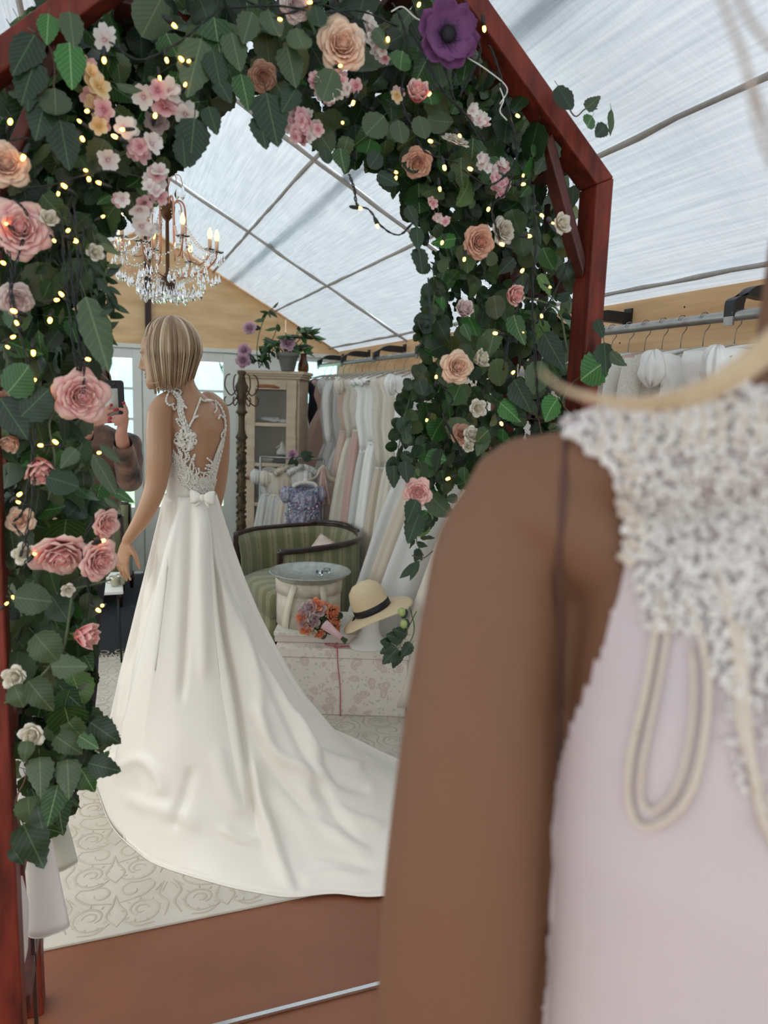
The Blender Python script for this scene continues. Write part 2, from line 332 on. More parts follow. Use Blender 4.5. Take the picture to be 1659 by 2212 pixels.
MB().box((.232,GY-.014,.95),(.258,GY-.01,1.1)).obj('handle_plate',mat('brass',(190,150,80)),d1)
w=struct(thing('window_1',None,None)); MB().box((1.6,GY+.005,1.55),(RX-.04,GY+.01,1.93)).obj('pane',PANE,w,smooth=False)
for a,b in (((1.56,GY-.01,1.5),(1.6,GY+.03,1.97)),((RX-.04,GY-.01,1.5),(RX,GY+.03,1.97)),((1.6,GY-.01,1.5),(RX-.04,GY+.03,1.55)),((1.6,GY-.01,1.93),(RX-.04,GY+.03,1.97))): MB().box(a,b).obj('window_frame',WHITEP,w,smooth=False)
# outside: lawn and a bare tree
struct(MB().box((-12,GY+.2,-.3),(14,30,-.2)).obj('garden_ground',mat('lawn',(150,165,130),.9,rgb2=(130,150,110),vscale=2),smooth=False))
def branches(base,h,seed,name):
    R=random.Random(seed); t=MB()
    def grow(p,d,l,r,dep):
        q=p+d*l; m_=(p+q)/2+Vector((R.uniform(-1,1),R.uniform(-1,1),0))*l*.08
        t.tube([p,m_,q],[r,r*.85,r*.65],4 if dep>1 else 3)
        if dep==0: return
        for _ in range(R.choice((2,3,3))):
            nd=(d+Vector((R.uniform(-1,1),R.uniform(-.6,.6),R.uniform(-.3,.7)))*.75).normalized(); grow(q,nd,l*R.uniform(.62,.85),r*.6,dep-1)
    grow(Vector(base),Vector((0,0,1)),h*.26,h*.010,7)
    return tag(t.obj(name,mat('bark',(120,110,100),.9)),None,'tree')
tag(branches((-1.6,13,-.2),5.5,3,'bare_tree'),'bare branched tree seen through the left glazed door','tree')
tag(branches((2.3,13.5,-.2),5.2,8,'bare_tree'),'bare branched tree seen through the right glazed door','tree')
# rug with carved relief
rug=thing('rug','cream rug with carved scroll pattern under the satin train','rug')
RY0,RY1,RX0,RX1=2.12,4.6,-.33,1.62
MB().box((RX0,RY0,0),(RX1,RY1,.010)).obj('rug_pile',RUGM,rug,smooth=False,bevel=.003)
rel=MB()
def ribbon(pts,w=.0065,z=.0105):
    P=smooth_path([Vector((x,y,z)) for x,y in pts],4); n=len(P); vs=[]
    for i,p in enumerate(P):
        t=(P[min(n-1,i+1)]-P[max(0,i-1)]).normalized(); nn=Vector((-t.y,t.x,0)); ww=w*(.35+.65*math.sin(PI*(i+.5)/n))
        vs+=[p+nn*ww,p+Vector((0,0,.0022)),p-nn*ww]
    rel.add(vs,[(3*i,3*i+1,3*i+4,3*i+3) for i in range(n-1)]+[(3*i+1,3*i+2,3*i+5,3*i+4) for i in range(n-1)])
def motif(cx,cy,sx,sy):
    T=lambda a:[(cx+sx*x,cy+sy*y) for x,y in a]
    spiral=lambda ox,oy,r0,t0,t1,dr,n=9:[(ox+(r0-dr*i/n)*math.cos(t0+(t1-t0)*i/n),oy+(r0-dr*i/n)*math.sin(t0+(t1-t0)*i/n)) for i in range(n+1)]
    if cx-.17<RX0+.13 or cx+.17>RX1-.13: return
    ribbon(T(spiral(.075,.06,.062,-2.2,4.2,.035,12)),.005); ribbon(T(spiral(.075,.06,.024,0,5.2,.012)),.004)
    ribbon(T(spiral(.05,.165,.04,1.2,6.4,.026)),.0045); ribbon(T([(.0,.0),(.03,.05),(.01,.1),(.0,.15)]),.004)
    ribbon(T([(.14,.01),(.155,.07),(.13,.12),(.15,.18)]),.0045); ribbon(T([(.012,.11),(.05,.12),(.09,.135),(.12,.175),(.11,.2)]),.004)
    ribbon(T([(.02,.02),(.06,-.012),(.11,-.01)]),.004)
    for i in range(9):
        a=-2+i*.72; x,y=.075+.047*math.cos(a),.06+.047*math.sin(a); ribbon(T([(x,y),(x+.006*math.cos(a),y+.006*math.sin(a)),(x+.012*math.cos(a),y+.012*math.sin(a))]),.0035)
    for i in range(3): ribbon(T([(.1+.02*i,.15-.012*i),(.112+.02*i,.155),(.12+.02*i,.17)]),.003)
for i in range(-1,6):
    for j in range(12):
        for sx in (1,-1): motif(RX0+.32+i*.33,RY0+.03+j*.215,sx,1 if j%2 else -1 if False else 1)
for X in (RX0+.1,RX0+.12,RX1-.1,RX1-.12): ribbon([(X,RY0+.02),(X,3),(X,4),(X,RY1-.02)],.003)
for j in range(44):
    y=RY0+.05+j*.056
    for X in (RX0+.05,RX1-.05): ribbon([(X+.03*math.cos(a),y+.024*math.sin(a)) for a in [q*PI/3 for q in range(6)]],.0035)
tag(rel.obj('scroll_relief',RUGL,rug),kind='stuff')
fr=MB()
for i in range(150):
    x=RX0+.01+i*(RX1-RX0-.02)/150; fr.tube([(x,RY1-.005,.006),(x+rnd.uniform(-.01,.01),RY1+.03,.008),(x+rnd.uniform(-.02,.02),RY1+rnd.uniform(.05,.075),.004)],[.0035,.003,.001],5)
tag(fr.obj('fringe',RUGM,rug),kind='stuff')
# ================================================================== FLOWER ARCH
ARW=mat('arch_wood',(126,50,35),.5,rgb2=(78,28,20),vscale=6,stretch=(6,6,1.2),bump=.25,bscale=30,spec=.3)
ARD=mat('arch_wood_inner',(92,38,28),.5,rgb2=(66,26,20),vscale=6,stretch=(5,5,1.2),bump=.2,bscale=30)
ACX,AHW,ACZ,ASL=.43,.665,2.12,.896; PW=.045
arch=thing('garden_arch','reddish brown stained wooden arch framing the mirror, wound with greenery','arch',(ACX,1.7,0))
def apart(name,mb,m=ARW): return mb.obj(name,m,arch,smooth=False,bevel=.004)
Ti=Matrix.Translation((-ACX,-1.7,0))
def bar(name,a,b,y0,y1,w,m=ARW,zc=True):
    """sloping timber in the XZ plane between mitred ends: a,b give outer-edge ends, inner offset vertical w"""
    mb=MB(); (x0,z0),(x1,z1)=a[0],b[0]; (x2,z2),(x3,z3)=b[1],a[1]
    vs=[(x-ACX,y-1.7,z) for y in (y0,y1) for x,z in ((x0,z0),(x1,z1),(x2,z2),(x3,z3))]
    return apart(name,mb.add(vs,[(0,1,2,3),(7,6,5,4),(0,4,5,1),(1,5,6,2),(2,6,7,3),(3,7,4,0)]),m)
dz=PW*math.sqrt(1+ASL**2)
inx=AHW-PW; inz=ACZ+ASL*(AHW-inx)-dz; AP=ACZ+ASL*AHW
for y0,y1 in ((1.5,1.57),(1.88,1.95)):  # rear frame is added in place of the arch's mirror reflection
    for sgn in (1,-1):
        bar('post',((ACX+sgn*AHW,ACZ),(ACX+sgn*inx,inz)),((ACX+sgn*AHW,.0),(ACX+sgn*inx,.0)),y0,y1,PW)
        bar('rafter',((ACX+sgn*AHW,ACZ),(ACX+sgn*inx,inz)),((ACX,AP),(ACX,AP-dz)),y0,y1,PW)
        g=AHW-PW   # corner gusset
        bar('gusset',((ACX+sgn*(g),inz-.16),(ACX+sgn*(g-.004),inz-.2)),((ACX+sgn*(g-.11),inz+.11*ASL),(ACX+sgn*(g-.13),inz+.085)),y0+.02,y1-.005,PW,ARD)
for sgn in (1,-1):
    for z in (.3,.62,.94,1.26,1.58,1.9):
        x=sgn*(AHW-.04); apart('cross_slat',MB().box((x-.012,-.13,z-.022),(x+.012,.18,z+.022)),ARD)
    for q in (.08,.27,.45,.62):
        x=sgn*(AHW-q-.02); z=ACZ+ASL*q-.02; apart('cross_slat',MB().box((x-.03,-.13,z-.035),(x+.03,.18,z-.012)),ARD)
# mirror rim
SILV=mat('mirror_edge',(215,215,215),.15,metal=1)
mir=thing('mirror_frame','thin silver and dark frame of the tall mirror inside the arch','mirror',(ACX,1.7,0))
MB().box((-.615,-.006,.004),(.62,.006,.012)).obj('bottom_rail',SILV,mir,smooth=False)
for sg in (-1,1): MB().box((sg*.617-.004,-.008,.0),(sg*.617+.004,.008,2.1)).obj('side_rail',mat('rim_dark',(60,40,34),.35),mir,smooth=False)
# ================================================================== MANNEQUIN SEEN IN THE MIRROR
SKIN=mat('mannequin_skin',(184,138,104),.38,coat=.12,var=.03,vscale=2)
SATIN=mat('ivory_satin',(251,244,232),.34,sheen=.25,spec=.35,var=-.02,vscale=3)
LACE=mat('lace_ivory',(252,245,232),.55,bump=.9,bscale=350,sheen=.3)
PEARL=mat('pearl',(245,240,232),.22,coat=.4)
HAIR=mat('blond_hair',(196,166,132),.38,rgb2=(150,118,88),vscale=9,stretch=(3,3,.5)); HAIR2=mat('blond_light',(224,200,168),.36); HAIR3=mat('blond_dark',(140,108,80),.4)
def orient_ring(c,a,b,rot,n=28,tilt=(0,0,1),p=2.0):
    """ellipse ring: half width a along direction rot, half depth b across it"""
    ca,sa=math.cos(rot),math.sin(rot); out=[]
    for k in range(n):
        t=2*PI*k/n; x=math.copysign(abs(math.cos(t))**(2/p),math.cos(t))*a; y=math.copysign(abs(math.sin(t))**(2/p),math.sin(t))*b
        out.append(Vector((c[0]+x*ca-y*sa,c[1]+x*sa+y*ca,c[2])))
    return out
def hand(mb,wrist,d,palm_n,side,L=.17,curl=.35,curls=None,spread=.12):
    """d: direction of fingers, palm_n: palm normal, side: +1 thumb on the side of palm_n x d"""
    d=Vector(d).normalized(); nrm=Vector(palm_n); nrm=(nrm-d*nrm.dot(d)).normalized(); s=nrm.cross(d)*side; w=Vector(wrist)
    pw=L*.2; pl=L*.52
    mb.loft([[w+d*(pl*t)+s*(pw*k*math.cos(a))+nrm*(.011*h*math.sin(a)) for a in [2*PI*i/12 for i in range(12)]] for t,k,h in ((-.12,.42,1.2),(0,.62,1.25),(.3,.9,1.2),(.7,1.05,1.05),(1,1.0,.85),(1.06,.8,.5))])
    for i,(o,fl,fr) in enumerate(((.72,.42,.0078),(.25,.47,.0082),(-.24,.44,.0078),(-.7,.35,.0068))):
        base=w+d*(pl*.92)+s*(pw*o); c=(curls[i] if curls else curl); a=0; p=base; pts=[p-d*.012,p]; dd=(d+s*spread*o).normalized()
        for seg in (.45,.3,.25):
            a+=c*(.8 if seg==.45 else 1.1); q=dd*math.cos(a)+nrm*math.sin(a); p=p+q*(L*fl*seg); pts.append(p)
        mb.tube(pts,[fr*1.05,fr,fr*.95,fr*.9,fr*.78],8,round_=True)
    b=w+d*(pl*.2)+s*(pw*.6); q=(d*.7+s*.75+nrm*.3).normalized(); q2=(d*.9+s*.2+nrm*.45).normalized()
    mb.tube([b,b+q*L*.22,b+q*L*.22+q2*L*.2,b+q*L*.22+q2*L*.34],[.011,.0098,.0085,.0068],8,round_=True)
def head(mb,c,f,up=(0,0,1),s=1.0,n=26,face=True):
    """ovoid skull with brow, nose, lips, chin, ears. s=1 -> 23 cm tall"""
    f=Vector(f).normalized(); up=Vector(up); up=(up-f*up.dot(f)).normalized(); r=f.cross(up); c=Vector(c)
    T=lambda x,y,z: c+(r*x+f*y+up*z)*s
    prof=[(-.118,.018,.05,.052),(-.108,.034,.06,.045),(-.09,.046,.078,.03),(-.065,.056,.084,.014),(-.035,.063,.087,.006),(0,.070,.091,0),(.03,.074,.095,-.004),(.06,.071,.093,-.008),(.085,.058,.08,-.008),(.103,.038,.055,-.006),(.112,.015,.02,-.004)]
    rings=[]
    for z,a,b,o in prof:
        ring=[]
        for k in range(n):
            t=2*PI*k/n; x=math.cos(t)*a; y=math.sin(t)*b
            if y<0: y*=1.0
            ring.append(T(x,y*1.0+o,z))
        rings.append(ring)
    mb.loft(rings)
    if face:
        mb.tube([T(0,.088,.028),T(0,.102,.0),T(0,.112,-.024),T(0,.100,-.034)],[.007*s,.009*s,.012*s,.008*s],8,round_=True)
        for q in (-1,1): mb.ball(T(q*.011,.098,-.029),.008*s,8,5)
        mb.tube([T(-.024,.083,-.055),T(-.01,.093,-.052),T(0,.094,-.0535),T(.01,.093,-.052),T(.024,.083,-.055)],[.003*s,.006*s,.006*s,.006*s,.003*s],8,round_=True)
        mb.tube([T(-.02,.083,-.063),T(0,.093,-.066),T(.02,.083,-.063)],[.004*s,.0075*s,.004*s],8,round_=True)
        mb.ball(T(0,.082,-.098),.018*s,10,6)
        for q in (-1,1):
            mb.tube([T(q*.014,.088,.03),T(q*.034,.084,.034),T(q*.054,.068,.028)],[.006*s,.007*s,.005*s],8,round_=True)
            mb.tube([T(q*.071,.0,.02),T(q*.078,-.008,.01),T(q*.076,-.004,-.02),T(q*.07,.003,-.035)],[.009*s,.011*s,.009*s,.006*s],8,round_=True)
    return T
man=thing('mannequin','blond bobbed mannequin seen from behind in a long satin gown with a bow','mannequin',(.31,2.95,0))
mi=man.matrix_world.inverted()
MI=Matrix.Translation((-.31,-2.95,0))
def rel_obj(mb,name,mats,par,base,**k):
    mb.v=[(v[0]-base[0],v[1]-base[1],v[2]-base[2]) for v in mb.v]; return mb.obj(name,mats,par,**k)
MBASE=(.31,2.95,0)
FD=Vector((-.34,.94,0)).normalized(); SD=Vector((FD.y,-FD.x,0)) # facing, her right... SD points to image right
srot=math.atan2(SD.y,SD.x)
def at2(x,y,Y=2.92): return aty(x,y,Y)
b=MB()
def ring_px(x,y,hw,dep,Y=2.92,dy=0,p=2.0):
    c=at2(x,y,Y); k=hw/ppm(c)/abs(SD.x*1.0)**.5; return orient_ring((c.x,c.y+dy,c.z),k,dep,srot,p=p)
tor=[(412,1180,44,.08),(412,1120,44,.08),(411,1075,46,.082),(412,1040,49,.084),(416,1000,54,.092),(420,960,60,.098),(422,925,64,.095),(420,900,66,.085),(416,880,62,.07),(410,862,44,.058),(404,846,27,.05),(399,830,21,.047),(394,810,20,.047),(388,790,20,.048),(384,770,20,.045)]
b.loft([ring_px(*t) for t in tor])
# arms: left of picture
def arm_px(pts,Y): 
    P=[aty(x,y,yy) for (x,y,r,yy) in pts]; R_=[r/ppm(p) for (x,y,r,yy),p in zip(pts,P)]
    sp=smooth_path(P,4); rr=[]
    for i in range(len(sp)):
        t=i/4; j=min(len(R_)-2,int(t)); rr.append(R_[j]+(R_[j+1]-R_[j])*(t-j))
    return sp,rr
aL,rL=arm_px([(372,862,22,2.90),(348,884,26,2.86),(343,930,27.5,2.85),(343,990,27,2.84),(338,1040,24,2.84),(326,1080,22,2.84),(308,1118,19,2.85),(288,1148,14,2.86),(274,1168,11.5,2.87)],0)
b.tube(aL,rL,14,round_=True)
aR,rR=arm_px([(450,868,24,2.98),(470,888,24,3.02),(473,940,24,3.04),(472,1000,23,3.05),(468,1050,20,3.06),(462,1090,17,3.07)],0)
b.tube(aR,rR,14,round_=True)
hand(b,aL[-1],Vector((-.22,.0,-1)),Vector((.75,.6,0)),-1,L=.165,curls=[.2,.22,.27,.32],spread=.3)
hc=aty(357,768,2.93); HF=Vector((-.86,.42,-.24))
hT=head(b,hc,HF,up=(-.12,.05,1),s=.93)
body=fuse(b,'body',[SKIN],.0042,8,None); body.data.transform(Matrix.Translation((-MBASE[0],-MBASE[1],0))); body.parent=man
bv=BVHTree.FromPolygons([v.co+Vector(MBASE) for v in body.data.vertices],[p.vertices for p in body.data.polygons])
def onbody(x,y,off=.004):
    d=ray(x,y).normalized(); h=bv.ray_cast(CAM,d)
    if h[0] is None: return aty(x,y,2.9)
    n=h[1] if h[1].dot(d)<0 else -h[1]
    return h[0]+n*off
# lips
# wig
def wig(name,c,R,fdir,parent,base,zlow,n=170,seed=1,front=55,up=(0,0,1)):
    """layers of flat locks falling from a crown parting over an ellipsoid"""
    f=Vector(fdir); f.z=0; f.normalized(); r_=f.cross(Vector((0,0,1))).normalized(); f.normalize(); c=Vector(c); q=random.Random(seed)
    grp=[MB(),MB(),MB()]
    shell=MB()
    rings=[]
    for j in range(13):
        a=PI*.005+j/12*PI*.62
        ring=[]
        for k in range(28):
            ph=2*PI*k/28; ring.append(c+f*(R[1]*.95*math.sin(a)*math.cos(ph))+r_*(R[0]*.95*math.sin(a)*math.sin(ph))+Vector((0,0,R[2]*.95*math.cos(a))))
        rings.append(ring)
    shell.loft(rings,cap=False)
    keep=[]
    for fc in shell.f:
        m=sum((Vector(shell.v[i]) for i in fc),Vector())/len(fc)-c
        if m.z<R[2]*.45 and m.dot(f)>R[1]*.55: continue
        keep.append(fc)
    shell.f=keep; shell.mi=[0]*len(keep)
    for i in range(n):
        ph=q.uniform(math.radians(front),2*PI-math.radians(front)) if i>n*.22 else q.uniform(-math.radians(front),math.radians(front))
        fringe=i<=n*.22
        part=.12*R[0]
        pts=[]; lay=1+.06*q.random()
        dirv=f*math.cos(ph)+r_*math.sin(ph)
        zl=interp(zlow,abs(math.degrees((ph+PI)%(2*PI)-PI)))+q.uniform(-.012,.008)
        sweep=(q.uniform(.5,.9) if fringe else 0)*(1 if ph>=-.3 else -1)
        for j in range(10):
            a=.10+j*.19; 
            pp=ph+sweep*(j/9)**1.3*1.0
            dv=f*math.cos(pp)+r_*math.sin(pp)
            rr=math.sqrt((R[1]*math.cos(pp))**2+(R[0]*math.sin(pp))**2)
            if a<PI*.5: p=c+dv*(rr*lay*math.sin(a))+Vector((0,0,R[2]*lay*math.cos(a)))
            else:
                t=(a-PI*.5)/(.10+9*.19-PI*.5); dz_=(c.z-zl)*t; p=c+dv*(rr*lay*(1-.30*t*t))-Vector((0,0,dz_))
            pts.append(p)
            if fringe and j>=6 and q.random()<.9: break
        if len(pts)<4: continue
        pts=smooth_path(pts,2); w=q.uniform(.004,.009); m=len(pts)
        rs=[w*(.5+.5*math.sin(PI*min(1,.25+.75*(k/(m-1))))) * (1 if k<m-3 else .5) for k in range(m)]
        grp[q.choice((0,0,1,2))].tube(pts,rs,6,flat=.45,nrm=dirv)
    o=rel_obj(shell,name,[HAIR3],parent,base)
    for g_,m_,nm in zip(grp,(HAIR,HAIR2,HAIR3),('hair_lock','light_hair_lock','dark_hair_lock')):
        if g_.v:
            g_.v=[(v[0]-base[0],v[1]-base[1],v[2]-base[2]) for v in g_.v]
            x=g_.obj(nm,[m_],o); tag(x,kind='stuff')
    return o
R0=Vector((.095,.108,.112))
wc=hc+Vector((.020,-.012,.026))
wig_o=wig('wig',wc,R0,HF,man,MBASE,[(0,wc.z-.12),(60,wc.z-.16),(100,wc.z-.15),(180,wc.z-.105)],n=260,seed=4,front=56)
# earring and stray locks by the chin
st=MB()
for a in ([(395,795),(380,815),(362,828),(335,840)],[(400,800),(378,825),(350,838)],[(392,790),(370,812),(340,826),(322,828)]):
    st.tube(smooth_path([aty(x,y,2.86) for x,y in a],4),[.0035-.0026*i/(4*(len(a)-1)) for i in range(4*(len(a)-1)+1)],5)
st.v=[tuple(Vector(v)-Vector(MBASE)) for v in st.v]; tag(st.obj('stray_lock',HAIR2,man),kind='stuff')
e=MB()
for i in range(5): e.ball(aty(338+(i%2),803+i*3.2,2.86),.0022,6,4)
rel_obj(e,'earring',PEARL,man,MBASE)
# lips and nails colour
lp=MB(); lp.tube([hT(-.02,.0885,-.0575),hT(0,.1,-.0545),hT(.02,.0885,-.0575)],[.002,.0045,.002],6,round_=True); lp.tube([hT(-.018,.089,-.063),hT(0,.1,-.0655),hT(.018,.089,-.063)],[.002,.005,.002],6,round_=True)
rel_obj(lp,'lips',mat('lip_red',(150,70,62),.35),man,MBASE)
# ---- gown: bodice shell taken from the body surface
gown=rel=None
arms_=list(zip(aL,rL))[2:]+list(zip(aR,rR))[2:]
bod=bmesh.new(); bod.from_mesh(body.data)
wz=at2(410,1078).z
def in_bodice(p):
    w=p+Vector(MBASE); x,y=px(w); ax=(w-at2(415,1000)).dot(SD)
    back=(w-Vector((MBASE[0],MBASE[1],0))).dot(FD)<.01
    if abs(ax)>.128 or min((w-p_).length-r_*1.12 for p_,r_ in arms_)<0: return False
    if not back: return wz-.01<w.z<wz+.36
    top=interp([(360,930),(372,965),(400,1000),(420,1025),(437,1032),(450,1025),(462,985),(475,950),(490,925)],x)
    return wz-.01<w.z and y>top
dele=[f_ for f_ in bod.faces if not in_bodice(f_.calc_center_median())]
bmesh.ops.delete(bod,geom=dele,context='FACES')
for v in bod.verts: v.co+=v.normal*.004
bm_=bpy.data.meshes.new('bodice'); bod.to_mesh(bm_); bod.free(); bm_.materials.clear(); bm_.materials.append(LACE)
bodice=link('bodice',bm_,man)
# illusion net over the back with lace sprays
lm=MB(); lp_=rnd
def lace_path(pts,w=2.1,beads=True,off=.005,loops=0):
    P=[onbody(max(x,375) if y>905 else x,y,off) for x,y in pts]; P=smooth_path(P,5); r=w/ppm(P[0]); n=len(P)
    lm.tube(P,[r*(.5+.5*math.sin(PI*(i+.6)/(n+.2))) for i in range(n)],6)
    if beads:
        for p in P[::2]: lm.ball(p+Vector((0,-.003,0)),r*1.35,6,4)
A=[(365,845),(378,850),(386,862),(388,878),(392,898),(400,920),(402,935)]; lace_path(A,3.0); lace_path([(x+5,y) for x,y in A[1:]],2.2); lace_path([(x-4,y+3) for x,y in A[1:6]],1.8)
for q in ([(365,848),(358,866),(364,876),(374,872)],[(372,846),(384,840),(392,848),(384,858)],[(382,862),(394,866),(397,880)],[(385,876),(374,884),(370,874)],[(390,890),(397,878),(402,882)],
          [(402,935),(413,915),(424,885),(430,868),(432,862)],[(404,930),(392,912),(384,905)],[(406,925),(418,905),(426,900)],[(398,925),(388,918),(382,906)],
          [(398,1002),(392,988),(388,972)],[(400,1005),(402,985),(396,965)],[(408,1018),(412,1000),(420,982),(417,995)],[(390,1010),(384,990),(378,980)],[(414,1024),(418,1008),(414,992)]): lace_path(q,2.0)
for k in range(0): pass
for k in range(26):
    a=2.399*k; r_=3+12*math.sqrt(k/26); c0=(402+r_*math.cos(a),950+r_*math.sin(a)); c1=(402+(r_+7)*math.cos(a+.25),950+(r_+7)*math.sin(a+.25)); lace_path([c0,((c0[0]+c1[0])/2,(c0[1]+c1[1])/2+.5),c1],2.6,k%2==0)
for k in range(9): # large flower
    a=2*PI*k/9+.2; c0=(401+4*math.cos(a),950+4*math.sin(a)); c1=(401+20*math.cos(a-.25),950+21*math.sin(a-.25)); c2=(401+23*math.cos(a),950+24*math.sin(a)); c3=(401+20*math.cos(a+.25),950+21*math.sin(a+.25))
    lace_path([c0,c1,c2,c3,c0],1.6,k%2==0)
for k in range(7): lm.ball(onbody(401+4*math.cos(k),950+4*math.sin(k),.008),.004,6,4)
B=[(463,868),(474,880),(482,900),(484,925),(480,950),(474,980),(468,1000),(460,1020),(455,1035)]; lace_path(B,2.6)
for q in ([(463,868),(466,885),(462,892)],[(482,905),(474,898),(470,904)],[(481,930),(476,940),(479,955)],[(473,985),(468,975),(466,985)],[(432,862),(440,868),(450,866),(460,868)]): lace_path(q,1.8)
for i in range(110): # feathery sprays along the bodice top and waist
    x=rnd.uniform(378,460); top=interp([(360,950),(372,975),(400,1005),(420,1028),(437,1034),(450,1028),(462,995)],x)
    y=top+rnd.uniform(-6,50); a=rnd.uniform(-1.1,1.1)-PI/2; l=rnd.uniform(12,24)
    if y>1072: continue
    lace_path([(x,y),(x+l*.5*math.cos(a)+2,y+l*.5*math.sin(a)),(x+l*math.cos(a-.3),y+l*math.sin(a-.3))],1.9,i%2==0)
rel_obj(lm,'lace_applique',LACE,man,MBASE)
bt=MB()
tp=onbody(448,867,.006); k=1/ppm(tp)
bt.ball(tp,9*k,10,6,sc=(1,.4,.42)); rel_obj(bt,'neck_clasp',SATIN,man,MBASE)
# ---- skirt with train
wa=at2(412,1068,2.93); wr_=.098
outl=[(205,1700),(240,1790),(300,1850),(350,1880),(480,1920),(560,1937),(630,1946),(720,1938),(815,1944)]
OUT=[atz(x,y,0) for x,y in outl]+[Vector((1.02,2.03,0)),Vector((1.22,2.16,0)),Vector((1.33,2.42,0)),Vector((1.27,2.72,0)),atz(830,1632,0),atz(760,1600,0)+Vector((0,.02,0)),atz(705,1578,0),Vector((.78,3.34,0)),Vector((.6,3.40,0)),Vector((.42,3.43,0)),Vector((.22,3.42,0)),Vector((.05,3.36,0)),Vector((-.05,3.22,0))]
OUT=smooth_path(OUT+[OUT[0]],8)[:-1]
angs=sorted([(math.atan2(p.y-wa.y,p.x-wa.x),(p-Vector((wa.x,wa.y,0))).length) for p in OUT])
AT=[(a-2*PI,r) for a,r in angs[-3:]]+angs+[(a+2*PI,r) for a,r in angs[:3]]
NA,NS=640,110; vs=[]; 
creases=[]
for j in range(NS+1):
    s=j/NS
    for i in range(NA):
        th=-PI+2*PI*i/NA; Rr=interp(AT,th)
        short=.46; tr=max(0,Rr-short)
        # profile: quadratic bezier from waist to hem, control point near floor for long directions
        c_r=wr_+(min(Rr,short)-wr_)*.74+tr*.12; c_z=wa.z*(.30 if tr<=0 else max(.0,.30-.26*min(1,tr/.35)))
        t=s**.92
        r=(1-t)**2*wr_+2*t*(1-t)*c_r+t*t*Rr
        z=(1-t)**2*wa.z+2*t*(1-t)*c_z+t*t*.012
        # pleats and folds
        g=0
        for a0,w,am in creases:
            a0b=a0+.10*math.sin(3*s+a0*7)*s; dth=(th-a0b+PI)%(2*PI)-PI
            g+=am*(-math.exp(-(dth/(w*(.55+.45*(1-s))))**2)+.55*math.exp(-((dth-w*1.6)/(w*1.3))**2))
        env=math.sin(PI*min(1,(.06+s*.94)))**.7 if s<1 else 0
        env=min(1,s*5+.25)*(1-.75*s**3)
        amp=.042*env
        p=Vector((wa.x+math.cos(th)*r,wa.y+math.sin(th)*r,z))
        dn=Vector((math.cos(th)*.75,math.sin(th)*.75,.66))
        wv=.45*math.sin(th*17+2*math.sin(s*4))*(1-s)+.5*noise.noise(Vector((math.cos(th)*3,math.sin(th)*3,s*3.2)))*min(1,s*3)
        fl=noise.noise(Vector((p.x*4.2,p.y*4.2,p.z*2.0+3)))+.5*noise.noise(Vector((p.x*9,p.y*9,p.z*4)))
        damp=1-s**6
        rip=math.sin(22*(r-.9*z)+6*noise.noise(Vector((th*2.5,s*2,1))))*max(0,s-.45)*max(0,noise.noise(Vector((th*2.2+5,s*3,0)))+.15) if tr>0 else 0
        p+=dn*(amp*g+.005*wv*env+.020*fl*s*damp*(1 if tr>0 else .5)+.012*rip)*damp
        p.z=max(p.z,.013+.004*damp); 
        if s>.97: p.z=.012
        vs.append((p.x-MBASE[0],p.y-MBASE[1],p.z))
# hand-drawn folds: grooves, ridges and overlapping panel edges on the camera-facing side of the skirt
V=np.array(vs)+np.array(MBASE); G=V.reshape(NS+1,NA,3)
Nn=np.cross(np.roll(G,-1,1)-np.roll(G,1,1),np.gradient(G,axis=0)); Nn/=np.linalg.norm(Nn,axis=2,keepdims=True)+1e-9
vd=G-np.array(CAM); vd/=np.linalg.norm(vd,axis=2,keepdims=True); sgn=np.sign((Nn*(G-np.array([wa.x,wa.y,G[...,2].mean()*0+.4]))).sum(2,keepdims=True)); Nn*=np.where(Nn[...,2:3]<0,-1,1)
face=np.clip(-(Nn*vd).sum(2)*6,0,1)
q_=G-np.array(CAM); zc=q_@np.array(_fw); PX=829.5+F*(q_@np.array(_rt))/zc; PYY=1106-F*(q_@np.array(_up))/zc
D=np.zeros(PX.shape)
def fold(pts,kind,amp,w,Wd=40):
    P=[(p.x,p.y) for p in smooth_path([Vector((x,y,0)) for x,y in pts],4)]
    best=np.full(PX.shape,1e9); sd=np.zeros(PX.shape); tt=np.zeros(PX.shape); n=len(P)-1
    for i in range(n):
        ax,ay=P[i]; bx,by=P[i+1]; dx,dy=bx-ax,by-ay; L2=dx*dx+dy*dy; t=np.clip(((PX-ax)*dx+(PYY-ay)*dy)/L2,0,1)
        ex,ey=PX-ax-t*dx,PYY-ay-t*dy; d=np.hypot(ex,ey); m=d<best; best=np.where(m,d,best); sd=np.where(m,np.sign(dx*ey-dy*ex),sd); tt=np.where(m,(i+t)/n,tt)
    endf=np.clip(tt/.12,0,1)*np.clip((1-tt)/.12,0,1); endf=np.where(tt<.5,np.clip(.35+tt/.12,0,1),endf)
    sdist=-sd*best   # positive to the right of a line running downwards
    if kind=='groove': D[...]+=-amp*np.exp(-(best/w)**2)*endf
    elif kind=='ridge': D[...]+=amp*np.exp(-(best/w)**2)*endf
    else: D[...]+=amp*np.tanh(sdist/w)*np.exp(-(best/Wd))*endf
fold([(452,1085),(462,1200),(480,1350),(505,1480),(525,1600),(540,1700),(553,1800)],'groove',.040,6)
fold([(452,1085),(462,1200),(480,1350),(505,1480),(525,1600),(540,1700),(553,1800)],'step',-.016,6,45)
fold([(540,1640),(560,1720),(590,1810),(640,1940)],'ridge',.034,15); fold([(568,1700),(600,1800),(625,1880),(668,1950)],'groove',.022,10)
fold([(385,1085),(362,1180),(335,1300),(300,1440),(268,1570),(243,1700)],'step',.026,5,50); fold([(385,1085),(362,1180),(335,1300),(300,1440),(268,1570)],'groove',.012,7)
